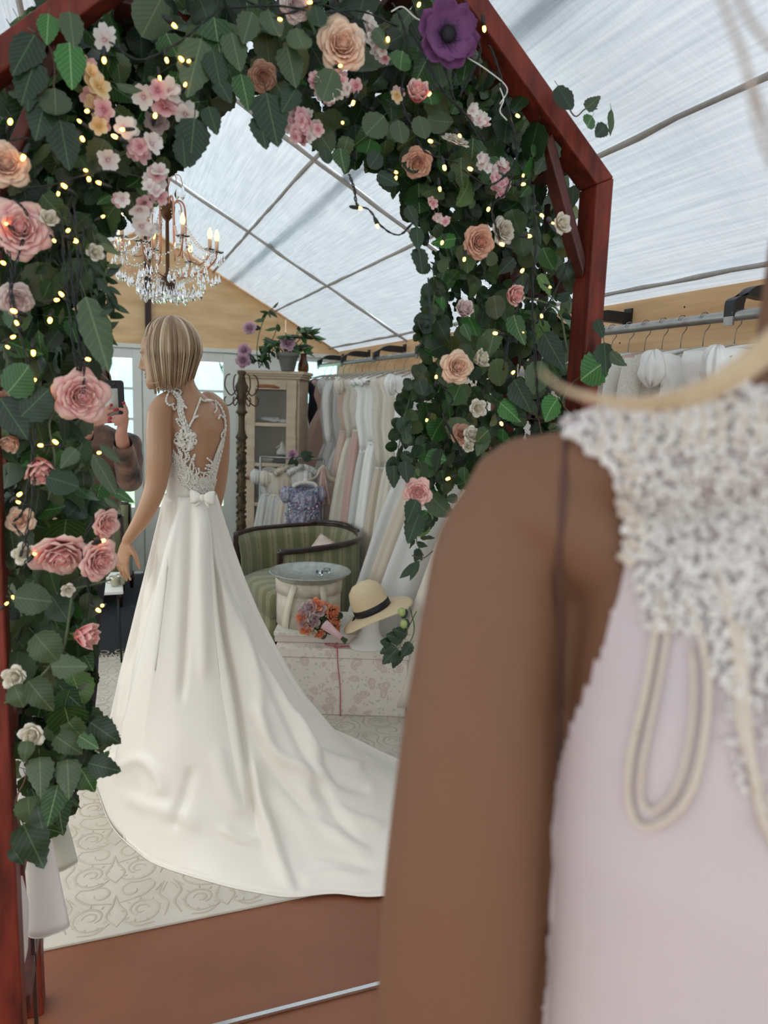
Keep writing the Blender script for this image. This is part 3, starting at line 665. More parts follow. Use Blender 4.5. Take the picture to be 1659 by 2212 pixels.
fold([(412,1095),(407,1250),(400,1400),(392,1520)],'groove',.016,8); fold([(432,1100),(430,1200),(436,1350),(440,1480)],'ridge',.012,12)
fold([(462,1110),(490,1230),(545,1370),(610,1490),(680,1610),(740,1710)],'step',-.022,6,50); fold([(458,1130),(480,1220),(525,1340),(585,1480),(650,1620),(720,1750),(790,1840)],'groove',.018,9)
fold([(330,1130),(312,1300),(288,1450),(255,1650)],'groove',.014,6); fold([(305,1230),(275,1400),(248,1560),(228,1660)],'groove',.016,5); fold([(290,1270),(262,1430),(240,1590)],'ridge',.010,6)
fold([(372,1790),(392,1740),(420,1650)],'groove',.014,11); fold([(262,1660),(310,1640),(345,1680),(350,1720)],'ridge',.010,13); fold([(270,1720),(330,1745),(390,1760),(440,1790)],'ridge',.008,16)
fold([(560,1540),(585,1620),(640,1655),(700,1690)],'ridge',.022,13); fold([(555,1590),(600,1680),(660,1740),(730,1790)],'groove',.016,12); fold([(690,1640),(740,1690),(800,1705)],'groove',.016,11); fold([(640,1530),(665,1600),(730,1640),(790,1660)],'ridge',.016,12)
fold([(650,1700),(710,1790),(800,1850)],'ridge',.016,13); fold([(700,1730),(760,1765),(830,1785)],'ridge',.012,10); fold([(480,1790),(520,1815),(560,1820)],'ridge',.012,10); fold([(470,1620),(490,1700),(520,1770)],'ridge',.010,16); fold([(520,1300),(545,1420),(560,1500),(555,1560)],'ridge',.012,12)
fold([(660,1900),(720,1885),(790,1900)],'ridge',.010,9); fold([(690,1850),(750,1860),(810,1880)],'groove',.008,9)
rimf=np.linspace(0,1,NS+1)[:,None]; D*=1.3*face*(1-rimf**10)
for _ in range(2): D=(D+np.roll(D,1,1)+np.roll(D,-1,1))/3
G2=G+Nn*D[...,None]; G2[...,2]=np.maximum(G2[...,2],.013); vs=[tuple(p) for p in (G2.reshape(-1,3)-np.array(MBASE))]
fs=[(j*NA+i,(j+1)*NA+i,(j+1)*NA+(i+1)%NA,j*NA+(i+1)%NA) for j in range(NS) for i in range(NA)]
sk=MB().add(vs,fs).obj('skirt',SATIN,man,solid=.004)
# bow at the waist
bw=MB(); bc=onbody(437,1074,.018)-_fw*.03; u=1/ppm(bc)
def pxp(dx,dy,dd=0): return bc+_rt*(dx*u)-_up*(dy*u)-_fw*dd
for sg in (-1,1):
    rings=[]
    for t in (0,.25,.55,.85,1.0):
        h=(3.5+11*math.sin(t*1.9))*u; c0=pxp(sg*27*t,-1-2*t+ (3*t if sg>0 else 0),.006+.008*math.sin(PI*t)); th_=.006*(1-.4*t)+.002
        rings.append([c0+_up*(h*math.sin(a))-_fw*(th_*math.cos(a)) for a in [2*PI*k/12 for k in range(12)]])
    bw.loft(rings)
    bw.loft([[pxp(sg*(x+4*q),y,.004+.003*e_) for q,e_ in ((-1,0),(1,0),(1,1),(-1,1))] for x,y in ((3,2),(9,12),(15,22 if sg>0 else 18))])
rel_obj(bw,'bow',SATIN,man,MBASE,bevel=0)
kb=MB(); kb.ball(bc-_fw*.012,6*u,12,8,sc=(1,.8,1.25)); rel_obj(kb,'bow_knot',SATIN,man,MBASE)
wbn=MB(); wbn.loft([orient_ring((wa.x,wa.y,wa.z+dz_),.1+e_,.094+e_,srot,40) for dz_,e_ in ((-.012,.003),(-.006,.005),(.006,.004),(.012,.001))],cap=False); 
# ================================================================== GREENERY ON THE ARCH
LG=[leafmat('leaf_green',(38,74,26),(74,94,54),(150,175,120)),leafmat('leaf_deep',(22,44,18),(56,76,42),(90,118,76)),
    leafmat('leaf_grey',(62,78,48),(88,102,66),(120,136,92)),leafmat('leaf_bright',(44,100,36),(92,122,66),(170,195,130)),leafmat('leaf_olive',(66,76,34),(100,106,60),(135,135,80))]
STEM=mat('stem_green',(70,84,52),.55); TWIG=mat('twig_brown',(92,66,48),.6)
def leaf_mesh(kind,m,seed):
    R=random.Random(seed); n=12 if kind!='narrow' else 6; mid=[];l=[];r=[]; uv=[]
    bend=R.uniform(-.25,.35); twist=R.uniform(-.25,.25); fold=R.uniform(.08,.32)
    for i in range(n+1):
        t=i/n
        w={'ovate':.345*math.sin(PI*min(1,t**.64))**.85*(1-t*.14),'round':.44*math.sin(PI*t**.85)**.62,'narrow':.17*math.sin(PI*t**.8)**.8,'lance':.19*math.sin(PI*t**.75)**.8}[kind]
        if i==n: w=0
        tooth=(.02 if kind=='lance' else .045) if (i%2 and kind!='narrow') else 0
        z=bend*t*t; 
        for side,arr in ((-1,l),(1,r)):
            arr.append(Vector((side*(w+tooth),t-(.02 if i%2 else 0),z-fold*w*.9+side*twist*w*t+.02*math.sin(t*11+seed))))
        mid.append(Vector((0,t,z)))
    vs=[];uv=[]
    for i in range(n+1):
        for p,u in ((l[i],0),(mid[i],.5),(r[i],1)): vs.append(p); uv.append((.5+p.x*(1.0 if kind!='narrow' else 2),i/n))
    fs=[]
    for i in range(n):
        a=3*i; fs+=[(a,a+1,a+4,a+3),(a+1,a+2,a+5,a+4)]
    b=MB().add(vs,fs,uv); b.tube([(0,-.22,-.02),(0,0,0)],.012,3)
    return b,b.mesh('leaf',m)
LEAVES={}
for kd in ('ovate','round','narrow','lance'):
    LEAVES[kd]=[[leaf_mesh(kd,m,i*7+j) for j in range(3)] for i,m in enumerate(LG)]
def inside(poly,x,y):
    c=False; j=len(poly)-1
    for i in range(len(poly)):
        xi,yi=poly[i]; xj,yj=poly[j]
        if (yi>y)!=(yj>y) and x<(xj-xi)*(y-yi)/(yj-yi)+xi: c=not c
        j=i
    return c
def leaf_orient(R,spread=1.0,down=1.0):
    tip=Vector((R.gauss(0,.62)*spread,R.gauss(-.1,.4),-down+R.gauss(0,.55)*spread)).normalized()
    nrm=Vector((R.gauss(0,.55),-1 if R.random()<.72 else 1,R.gauss(.45,.5))).normalized()
    x=tip.cross(nrm)
    if x.length<.05: x=tip.orthogonal()
    x.normalize(); z=x.cross(tip); return Matrix(((x.x,tip.x,z.x),(x.y,tip.y,z.y),(x.z,tip.z,z.z)))
def garland(name,label,poly,nbig,nfill,kinds,sizes,seed,base,small=.5):
    R=random.Random(seed); g=thing(name,label,'garland',base); Bv=Vector(base)
    xs=[p[0] for p in poly]; ys=[p[1] for p in poly]
    def samp():
        while True:
            x,y=R.uniform(min(xs),max(xs)),R.uniform(min(ys),max(ys))
            if inside(poly,x,y): return x,y
    cnt=0
    while cnt<nbig:
        x,y=samp(); k=R.choices(kinds,[3,3,1])[0] if len(kinds)==3 else R.choice(kinds); mi_=R.choices(range(5),[3,4,2.4,1.0,.5])[0]
        s=R.uniform(*sizes)*(small if R.random()<.3 else 1); Rm=leaf_orient(R); tip=Rm@Vector((0,1,0))
        p=aty(x,y,R.uniform(1.52,1.74))-tip*s*.5
        link('leaf',R.choice(LEAVES[k][mi_])[1],g,M=M4(p-Bv,Rm,s)); cnt+=1
    fill=MB(); 
    for i in range(nfill):
        x,y=samp(); k=R.choice(kinds); mi_=R.choices(range(5),[2,5,2,.4,.4])[0]; s=R.uniform(sizes[0]*.6,sizes[1]*.85); Rm=leaf_orient(R)  # inner layer favours the darkest green; shade inside is put into colour
        p=aty(x,y,R.uniform(1.62,1.93))-(Rm@Vector((0,1,0)))*s*.5-Bv; src=R.choice(LEAVES[k][mi_])[0]
        fill.add([p+Rm@(Vector(v)*s) for v in src.v],src.f,src.uv,mi_)
    tag(fill.obj('inner_leaves',LG,g),kind='stuff')
    return g
LB=(-.17,1.6,0); TB=(.43,1.6,2.2); RB=(1.0,1.6,0)
PL=[(0,120),(40,50),(110,20),(180,60),(210,180),(185,300),(215,420),(190,480),(212,560),(205,640),(228,700),(215,760),(200,800),(170,900),(185,960),(190,1030),(215,1090),(195,1130),(235,1200),(215,1240),(190,1330),(200,1400),(190,1480),(215,1560),(245,1610),(205,1690),(150,1740),(90,1810),(30,1830),(25,1600),(20,1300),(12,1000),(0,700)]
PT=[(60,60),(120,0),(960,0),(1030,70),(1120,200),(1200,330),(1150,400),(1000,440),(900,470),(865,400),(780,350),(700,320),(640,260),(560,200),(500,180),(470,240),(400,340),(340,400),(270,480),(210,470),(150,330)]
PR=[(1010,90),(1150,250),(1215,380),(1240,430),(1237,700),(1225,850),(1215,960),(1120,1010),(1000,1050),(940,1120),(905,1160),(895,1060),(868,960),(872,870),(905,800),(925,720),(925,640),(945,560),(900,480),(880,410),(800,330),(860,300)]
gl=garland('leaf_garland','dense green leaf garland down the left side of the arch',PL,300,1150,('ovate','round','narrow'),(.045,.088),11,LB)
gt=garland('leaf_garland','broad-leaved garland across the top of the arch',PT,300,1050,('ovate','round'),(.045,.085),12,TB)
gr=garland('leaf_garland','leafy garland hanging down the right side of the arch',PR,300,1150,('round','ovate','round'),(.036,.074),13,RB)
# placed leaves and sprigs that the outline shows
def leaf_at(g,base,x0,y0,x1,y1,Y,kind,mi_,seed=0,face=-1,roll=0):
    a=aty(x0,y0,Y); b=aty(x1,y1,Y-.01); t=(b-a); s=t.length; t.normalize(); n=Vector((roll,face,.25)).normalized(); x=t.cross(n).normalized(); z=x.cross(t)
    link('leaf',LEAVES[kind][mi_][seed%3][1],g,M=M4(a-Vector(base),Matrix(((x.x,t.x,z.x),(x.y,t.y,z.y),(x.z,t.z,z.z))),s))
for q in ((105,30,100,92,'ovate',3),(150,25,160,100,'ovate',2),(150,92,155,188,'ovate',3),(75,75,25,160,'ovate',1),(75,130,45,225,'ovate',1),(100,210,75,300,'ovate',1),(130,260,150,365,'ovate',1),(118,190,122,262,'round',2),(60,180,60,240,'ovate',1),
          (185,640,236,805,'lance',2),(210,600,240,640,'narrow',1),(215,680,246,668,'narrow',1),(195,1560,262,1608,'ovate',1),(190,1648,262,1668,'ovate',1),(85,1635,90,1715,'ovate',2),(125,1695,105,1775,'ovate',0),(145,1640,150,1718,'ovate',2),(175,1660,205,1715,'ovate',0),
          (60,1720,65,1785,'round',2),(80,1740,92,1790,'round',1),(50,1780,95,1875,'ovate',1),(25,1830,50,1870,'ovate',1),(170,1590,215,1615,'ovate',0),(60,1600,50,1650,'ovate',2),(120,1590,178,1632,'ovate',2),(215,960,262,1000,'narrow',2),(225,1075,262,1100,'narrow',2),(200,980,255,1075,'narrow',2),(230,1050,292,1090,'narrow',0),
          (30,1290,110,1300,'round',2),(75,1370,125,1430,'round',2),(110,1440,190,1440,'ovate',2),(60,1470,115,1540,'ovate',2),(30,1480,50,1530,'round',2),(15,850,70,790,'round',0),(0,860,60,950,'ovate',1),(45,900,105,840,'round',1),(100,1030,170,1050,'round',1),(165,970,130,1010,'ovate',2)):
    leaf_at(gl,LB,q[0],q[1],q[2],q[3],1.455,q[4],q[5],int(q[0]))
for q in ((435,85,405,200,'ovate',2),(460,110,480,195,'ovate',1),(500,70,520,155,'ovate',2),(545,25,525,95,'ovate',2),(580,20,600,95,'ovate',2),(620,100,640,190,'ovate',2),(575,200,600,320,'ovate',1),(560,250,575,325,'ovate',1),(470,170,500,225,'ovate',1),(420,255,410,360,'ovate',1),(395,300,400,365,'ovate',1),(450,230,470,290,'ovate',1),(640,190,610,240,'ovate',1),
          (520,160,540,235,'ovate',0),(735,320,742,380,'ovate',0),(700,320,710,352,'round',1),(820,330,800,360,'round',1),(815,375,862,400,'ovate',1),(250,180,310,210,'narrow',2),(680,10,690,60,'round',1),(640,60,655,120,'round',2),(810,60,840,100,'round',2),(720,150,700,210,'round',2),(830,250,790,290,'round',2),(860,260,870,310,'round',2),(905,250,920,300,'round',2),(870,110,860,160,'round',0)):
    leaf_at(gt,TB,q[0],q[1],q[2],q[3],1.46,q[4],q[5],int(q[0]))
for q in ((880,445,905,490,'ovate',1),(900,490,905,540,'ovate',1),(905,535,912,592,'ovate',1),(1280,250,1260,285,'ovate',3),(1310,270,1285,297,'ovate',1),(1265,235,1298,207,'ovate',2),(1320,235,1325,290,'narrow',2),(1205,185,1235,238,'round',1),(1310,780,1235,830,'ovate',3),(1305,740,1312,810,'ovate',1),(1318,760,1345,795,'ovate',2),(1110,820,1150,890,'ovate',1),(1080,870,1130,910,'ovate',3),(1205,860,1165,915,'ovate',3),(1110,680,1125,750,'ovate',0),(1175,720,1218,800,'ovate',1),
          (1050,935,1035,985,'ovate',2),(1055,930,1020,960,'ovate',0),(870,900,880,950,'ovate',1),(850,1005,853,1055,'ovate',1),(875,995,880,1045,'ovate',1),(900,1080,880,1130,'ovate',1),(905,1110,880,1175,'ovate',1),(905,1215,862,1250,'narrow',1),(905,1210,885,1255,'narrow',1),(1290,690,1305,730,'ovate',1),(1000,700,1020,735,'ovate',0),(1170,780,1160,850,'round',2)):
    leaf_at(gr,RB,q[0],q[1],q[2],q[3],1.465,q[4],q[5],int(q[0]))
def sprig(g,base,pts,r=.0018,m=STEM,name='stem',Y=1.47): 
    P=smooth_path([aty(x,y,Y)-Vector(base) for x,y in pts],5); MB().tube(P,r,5).obj(name,m,g)
sprig(gl,LB,[(10,1520),(60,1490),(120,1425),(140,1390),(155,1290)],.0028); sprig(gl,LB,[(190,840),(110,900),(120,1000),(105,1080)],.002); sprig(gl,LB,[(165,1270),(190,1265),(240,1252)],.002)
sprig(gl,LB,[(60,1610),(55,1680),(35,1730),(45,1800)],.0016,TWIG); sprig(gl,LB,[(60,60),(100,90),(118,140),(115,200)],.0018,TWIG)
sprig(gr,RB,[(1210,190),(1240,250),(1265,235),(1290,235)],.0016,TWIG); sprig(gr,RB,[(1240,900),(1215,870),(1235,830),(1260,810)],.0018,TWIG); sprig(gr,RB,[(1170,940),(1160,900),(1130,875)],.0016,TWIG)
sprig(gr,RB,[(1120,640),(1180,655),(1210,680),(1225,760)],.0025,STEM); sprig(gr,RB,[(925,600),(930,700),(915,720),(905,690),(930,690)],.0018,BLACKP); sprig(gr,RB,[(890,1200),(915,1205),(935,1190)],.0014,TWIG)
# small hanging vine of fine leaves
def vine(g,base,pts,n,s,mi_,Y=1.5,seed=0,kind='narrow'):
    R=random.Random(seed); P=smooth_path([aty(x,y,Y) for x,y in pts],6); MB().tube([p-Vector(base) for p in P],.0014,4).obj('stem',STEM,g)
    for i in range(n):
        p=P[int(R.random()*(len(P)-1))]+Vector((R.uniform(-.008,.008),R.uniform(-.02,.02),0)); Rm=leaf_orient(R,1.5,.5)
        link('leaf',R.choice(LEAVES[kind][mi_])[1],g,M=M4(p-Vector(base),Rm,s*R.uniform(.7,1.2)))
vine(gr,RB,[(935,575),(938,640),(925,700),(900,760)],26,.03,1,seed=1,kind='round'); vine(gr,RB,[(905,800),(885,860),(868,930),(855,1000)],30,.034,1,seed=2,kind='round')
vine(gl,LB,[(160,480),(190,600),(205,680),(215,760)],22,.045,1,seed=3); vine(gl,LB,[(190,560),(225,620),(240,690)],16,.038,1,seed=4); vine(gl,LB,[(200,500),(215,560),(235,590)],10,.04,2,seed=6)
vine(gr,RB,[(905,1130),(900,1170),(915,1200)],8,.035,1,seed=5,kind='ovate')
low=thing('leaf_sprig','small leafy sprig with buds sticking out beside the mannequin arm, above the floral box','sprig',tuple(aty(890,1390,1.5)))
lowb=tuple(low.location)
for q in ((845,1390,820,1385,),(850,1395,822,1412),(860,1400,825,1435),(865,1405,850,1445),(870,1380,835,1372),(880,1330,862,1318),(885,1345,865,1350),(880,1370,850,1360),(890,1390,865,1420)): leaf_at(low,lowb,q[0],q[1],q[2],q[3],1.5,'ovate',1,q[0])
for pts in ([(900,1320),(880,1360),(865,1390),(845,1400)],[(885,1310),(895,1360),(880,1400)]): sprig(low,lowb,pts,.0014,STEM,Y=1.5)
for x,y in ((868,1322),(872,1348)):
    bb=MB(); c=aty(x,y,1.49)-Vector(lowb); bb.ball(c,.009,8,6,sc=(1,1,1.2)); bb.obj('bud',mat('bud_green',(150,165,100),.5),low)
# ================================================================== FLOWERS
PET={'pink':uvramp('petal_pink',[(0,(238,118,110)),(.5,(252,172,168)),(.88,(254,212,206)),(1,(250,222,200))]),'peach':uvramp('petal_peach',[(0,(242,150,122)),(.5,(250,196,168)),(1,(252,228,200))]),
     'cream':uvramp('petal_cream',[(0,(214,196,160)),(.5,(232,220,196)),(1,(240,234,220))]),'dusk':uvramp('petal_dusk',[(0,(214,118,92)),(.5,(232,164,134)),(1,(238,196,168))]),  # dusk: duller peach, shade put into the colour for roses in shadow
     'lilac':uvramp('petal_lilac',[(0,(196,140,170)),(.5,(214,160,186)),(1,(226,190,204))]),'orange':uvramp('petal_orange',[(0,(232,110,66)),(.5,(246,146,98)),(1,(250,178,134))]),
     'purple':uvramp('petal_purple',[(0,(60,30,60)),(.25,(118,62,118)),(.7,(140,78,132)),(1,(120,58,112))]),'blush':uvramp('petal_blush',[(0,(206,120,130)),(.35,(232,190,190)),(1,(240,226,220))]),
     'mauve':uvramp('petal_mauve',[(0,(188,130,150)),(.5,(216,176,190)),(1,(226,206,196))])}
SEP=mat('sepal_green',(96,116,52),.55,transl=.15)
def petal(R_,h,w,cup,curl,seed,thick=1,nx=6,ny=7):
    """petal standing at radius 0, opening outwards: returns verts, faces, uv; local Z up, outward +X"""
    q=random.Random(seed); vs=[];uv=[]; ph=q.uniform(0,6)
    for j in range(ny+1):
        t=j/ny
        for i in range(nx+1):
            u=-1+2*i/nx; ww=w*(math.sin(PI*min(.98,.12+t*.62)))**.8*(1-.12*t*t)
            if t>.8: ww*=1-.9*((t-.8)/.2)**2*abs(u)**0*.25
            y=u*ww; bow=(1-u*u)
            x=R_*(math.sin(t*1.5)*cup)+curl*max(0,t-.6)**2*3.2*h*.6-.0*bow
            x+= -w*(.55-.36*min(1,curl*1.3))*(u*u)*(1-.4*t)
            z=h*t-curl*max(0,t-.7)**2*2.0*h-abs(u)**2.6*h*.20*t
            z+=.03*h*math.sin(u*5+ph)*t*t; x+=.035*h*math.sin(u*6+ph*2)*t*t
            vs.append(Vector((x,y,z))); uv.append((i/nx,t))
    fs=[(j*(nx+1)+i,j*(nx+1)+i+1,(j+1)*(nx+1)+i+1,(j+1)*(nx+1)+i) for j in range(ny) for i in range(nx)]
    return vs,fs,uv
def rose_proto(col,bud=False,seed=0,small=False):
    """unit rose: radius about .5, axis +Z, centre at origin"""
    m=PET[col]; root=link('rose_tmp',None); q=random.Random(seed)
    cm=MB() # spiral heart
    for k in range(4):
        pts=[];
        r0=.04+.05*k; a0=k*2.1; arc=4.6; n=14; vs=[];uv=[]
        for j in range(5):
            t=j/4
            for i in range(n+1):
                a=a0+arc*i/n; r=(r0+.016*i/n)*(.75+.35*t)+(.02*t*t if t>.7 else 0); vs.append(Vector((r*math.cos(a),r*math.sin(a),-.25+(.52-.02*k)*t+.012*math.sin(a*3)*t))); uv.append((i/n,t*.75))
        cm.add(vs,[(j*(n+1)+i,j*(n+1)+i+1,(j+1)*(n+1)+i+1,(j+1)*(n+1)+i) for j in range(4) for i in range(n)],uv)
    cm.ball((0,0,-.1),.19,12,8,sc=(1,1,1.55)); cm.uv=[(u,.18+.6*v) for u,v in cm.uv]; cm.obj('rose_heart',m,root)
    layers=[(4,.11,.54,.15,.04,.15),(5,.17,.56,.19,.10,.0),(5,.25,.57,.24,.2,.0),(5,.33,.56,.28,.38,-.1)]+([] if bud else [(6,.42,.54,.32,.6,-.2),(6,.52,.50,.37,.9,-.3),(5,.60,.44,.40,1.3,-.3)])
    if small: layers=[(4,.15,.50,.17,.1,.15),(5,.28,.5,.24,.5,0),(5,.44,.46,.30,1.0,-.15)]
    for li,(n,rr,h,w,curl,zz) in enumerate(layers):
        for k in range(n):
            vs,fs,uv=petal(rr,h*(.95+.1*q.random()),w,1.0,curl*(.8+.4*q.random()),q.random()*99+k)
            a=2*PI*(k+.5*(li%2))/n+q.uniform(-.12,.12); Rm=Matrix.Rotation(a,3,'Z')@Matrix.Rotation(q.uniform(-.08,.08),3,'Y')
            MB().add([Rm@(v+Vector((.035,0,-.28-.02*li))) for v in vs],fs,uv).obj('petal',m,root,solid=.006)
    for k in range(5):
        a=2*PI*k/5; vs=[];N=5
        Rm=Matrix.Rotation(a,3,'Z'); L_=.42 if bud else .34
        for j in range(N+1):
            t=j/N; w=.075*math.sin(PI*(.15+.8*t)); x=.06+(.20 if bud else .30)*math.sin(t*1.6)+(.0 if not bud else 0); z=-.36+L_*t*(1 if bud else .35)
            vs+=[Rm@Vector((x,-w,z)),Rm@Vector((x+.02,0,z-.01)),Rm@Vector((x,w,z))]
        MB().add(vs,[(3*j+i,3*j+i+1,3*j+i+4,3*j+i+3) for j in range(N) for i in range(2)]).obj('sepal',SEP,root)
    MB().lathe([(.02,-.52),(.05,-.42),(.1,-.36),(.09,-.3),(.02,-.28)],n=8).obj('calyx',SEP,root)
    return root
PROTO={}
def rose(name,label,x,y,dpx,col,dirn,Y=1.47,bud=False,cat='rose',group=None,small=False,squash=1,at=None,size=None):
    key=(col,bud,small); 
    if key not in PROTO: PROTO[key]=rose_proto(col,bud,len(PROTO)*13+1,small); o=PROTO[key]
    else: o=copy_tree(PROTO[key])
    p=at if at is not None else aty(x,y,Y); s=size or dpx/ppm(p)/(1.32 if not (bud or small) else .98); d=Vector(dirn).normalized()
    o.name=name; o.matrix_world=Matrix.Translation(p)@(frame(d,(rnd.uniform(-1,1),.2,rnd.uniform(-1,1))).to_4x4())@Matrix.Diagonal((s,s,s*squash,1))
    tag(o,label,cat,group); return o
C_=(-.1,-1,.05)
rose('rose','large pink rose at the left edge, lit orange by a bulb',42,492,112,'pink',(.15,-1,.05))
rose('rose','peach rose cut by the left frame edge, highest rose on the left post',12,352,86,'peach',(.2,-1,.15))
rose('rose','pale pink open rose high on the arch, left of the purple anemone',741,96,96,'peach',(-.1,-1,-.05))
rose('rose','open pink rose hanging just left of the held phone',176,856,102,'pink',(.28,-1,-.1))
rose('rose','second rose head tucked behind the open pink rose beside the phone',208,862,70,'cream',(.9,-.5,-.1),Y=1.52)
rose('rose','nodding pink rosebud below the phone, on the left garland',86,1016,74,'pink',(.15,-.75,-.75),bud=True,squash=1.15)
rose('rose','wide pink rose lying sideways, left of the glowing rose',131,1203,112,'pink',(.1,-.75,-.7))
rose('rose','pink and cream rose lit yellow from within, beside the mannequin hand',217,1212,80,'pink',(.55,-.7,-.1))
rose('rose','plump pink rosebud with green sepals, lowest pink rose on the left',189,1374,66,'pink',(.85,-.5,-.05),bud=True,squash=1.2)
rose('rose','pale pink rose half hidden at left edge below the large orange-lit rose',35,648,66,'blush',(.3,-.8,-.4),Y=1.5)
rose('rose','peach pink rose just above the glowing rose, beside the green chair',232,1132,58,'pink',(.6,-.7,0),Y=1.5)
rose('rose','orange lit rose half hidden at left edge beside the black cable',42,1124,54,'peach',(-.2,-.9,.2),Y=1.52)
rose('rose','peach rosebud at the left edge below the phone level',22,958,50,'peach',(-.4,-.7,-.6),Y=1.52,bud=True)
rose('rose','small peach rose at the left edge beside round dark leaves',14,865,44,'dusk',(-.2,-.8,-.4),Y=1.52)
rose('rose','pink rosebud below the purple anemone with a lit blossom beside it',903,198,62,'pink',(-.2,-.8,.45),bud=True)
rose('rose','faded peach rose drooping at the inner top right corner of the arch',902,352,58,'dusk',(-.3,-.8,-.5),Y=1.52)
rose('rose','peach orange rose in deep shade on the right garland',1037,523,64,'dusk',(0,-1,-.1),Y=1.52)
rose('rose','cream rose beside the shaded peach rose on the right garland',1090,498,54,'cream',(.3,-1,.1),Y=1.56)
rose('rose','open pale pink rose halfway down the right garland',989,792,64,'peach',(-.1,-1,.05))
rose('rose','cream rosebud touching the open rose halfway down the right garland',1040,775,48,'cream',(.5,-.8,.3),bud=True)
rose('rose','pink rosebud near the right post beside a curling stem',1112,637,52,'pink',(.1,-.9,-.2),bud=True)
rose('rose','pale rosebud at the inner edge of the right garland',1003,668,48,'blush',(-.2,-.8,.5),bud=True,Y=1.5)
rose('rose','pink rose lowest on the right garland, over the hanging gowns',902,1064,56,'pink',(-.4,-1,-.05))
rose('rose','folded cream petal rose under the corner of the arch, right of the pink bud',985,300,54,'cream',(.1,-.6,.9),Y=1.5,squash=.6)
rose('rose','dull pink rose in shade behind the small cream roses on the right',998,938,44,'dusk',(0,-1,.1),Y=1.55)
rose('rose','pale pink rose cut by the top frame edge',640,12,60,'blush',(.1,-1,-.4))
rose('rose','dark peach rose in shade at the top centre behind leaves',568,165,56,'dusk',(0,-.8,-.5),Y=1.58)
rose('rose','pale rose behind white blossoms near the inner left corner',338,262,46,'blush',(0,-1,0),Y=1.58)
SR=[('cream paper-like rose near the right post, below the corner joint',1215,483,40),('small white rose right of the open pale rose on the right garland',1033,882,34),('small white rose just below another white rose on the right garland',1018,938,32),('small cream rose at the left edge beside grey-green leaves',30,1463,44),
    ('lowest small cream rose on the left garland',68,1588,46),('small peach cream rose beside a cable, left of the wide pink rose',50,1196,40),('small white bud rose under the wide pink rose',147,1275,26),('small white rose beside the large orange-lit rose',106,470,34),('small white rosebud under the chandelier side of the left garland',206,545,32),('tiny cream rose low at the inner edge of the right garland',873,920,24),('small white rose in shade at the right garland edge, above the arm',1012,965,22)]
for l,x,y,d in SR: rose('small_rose',l,x,y,d,'cream',(rnd.uniform(-.3,.3),-1,rnd.uniform(-.1,.35)),small=True,group=None)
# anemone
an=thing('anemone','large purple anemone with a black centre at the top right of the arch','flower',M=M4(aty(966,76,1.46),frame((-.1,-1,-.12)),.100))
for li,(n,r,tilt) in enumerate(((6,.62,.3),(5,.5,.75))):
    for k in range(n):
        a=2*PI*k/n+li*.5; vs=[];uv=[]; nx,ny=6,6
        for j in range(ny+1):
            t=j/ny
            for i in range(nx+1):
                u=-1+2*i/nx; w=.30*math.sin(PI*min(.93,.1+.75*t))**.7
                vs.append(Vector((r*t,u*w,tilt*.3*t*t+.06*u*u+.03*math.sin(u*6+k)*t-.02*li))); uv.append((i/nx,t))
        Rm=Matrix.Rotation(a,3,'Z'); MB().add([Rm@v for v in vs],[(j*(nx+1)+i,j*(nx+1)+i+1,(j+1)*(nx+1)+i+1,(j+1)*(nx+1)+i) for j in range(ny) for i in range(nx)],uv).obj('petal',PET['purple'],an,solid=.008)
cb=MB(); cb.ball((0,0,.05),.16,12,8,sc=(1,1,.7)); cb.obj('flower_centre',mat('anemone_black',(14,10,16),.7),an)
sm=MB()
for i in range(60):
    a=i*2.4; r=.13+.06*rnd.random(); sm.tube([(.08*math.cos(a),.08*math.sin(a),.05),(r*math.cos(a),r*math.sin(a),.12)],.006,3)
tag(sm.obj('stamens',MATS['anemone_black'],an),kind='stuff')
# blossoms: five petals each, parts of spray things
BLM=[uvramp('blossom_white',[(0,(214,150,160)),(.3,(236,222,214)),(1,(244,238,230))]),uvramp('blossom_pink',[(0,(196,104,122)),(.4,(230,172,176)),(1,(240,208,204))]),uvramp('blossom_bulb_lit',[(0,(214,160,70)),(.5,(238,206,150)),(1,(240,224,190))])]  # last one: yellow bulb light put into the cream petal colour
def blossom_mesh(m,seed):
    q=random.Random(seed); b=MB()
    for k in range(5):
        a=2*PI*k/5+q.uniform(-.1,.1); op=q.uniform(.15,.6); Rm=Matrix.Rotation(a,3,'Z'); vs=[];uv=[]
        for j in range(5):
            t=j/4
            for i in range(4):
                u=-1+2*i/3; w=.21*math.sin(PI*min(.9,.12+.72*t)); vs.append(Rm@Vector((.5*t*math.cos(op*t),u*w,.5*t*math.sin(op)+.05*u*u))); uv.append((i/3,t))
        b.add(vs,[(j*4+i,j*4+i+1,(j+1)*4+i+1,(j+1)*4+i) for j in range(4) for i in range(3)],uv)
    b.tube([(0,0,-.35),(0,0,.0),(0,0,.1)],[.02,.03,.04],4); return b.mesh('blossom',m)
BL=[[blossom_mesh(m,i*9+j) for j in range(3)] for i,m in enumerate(BLM)]
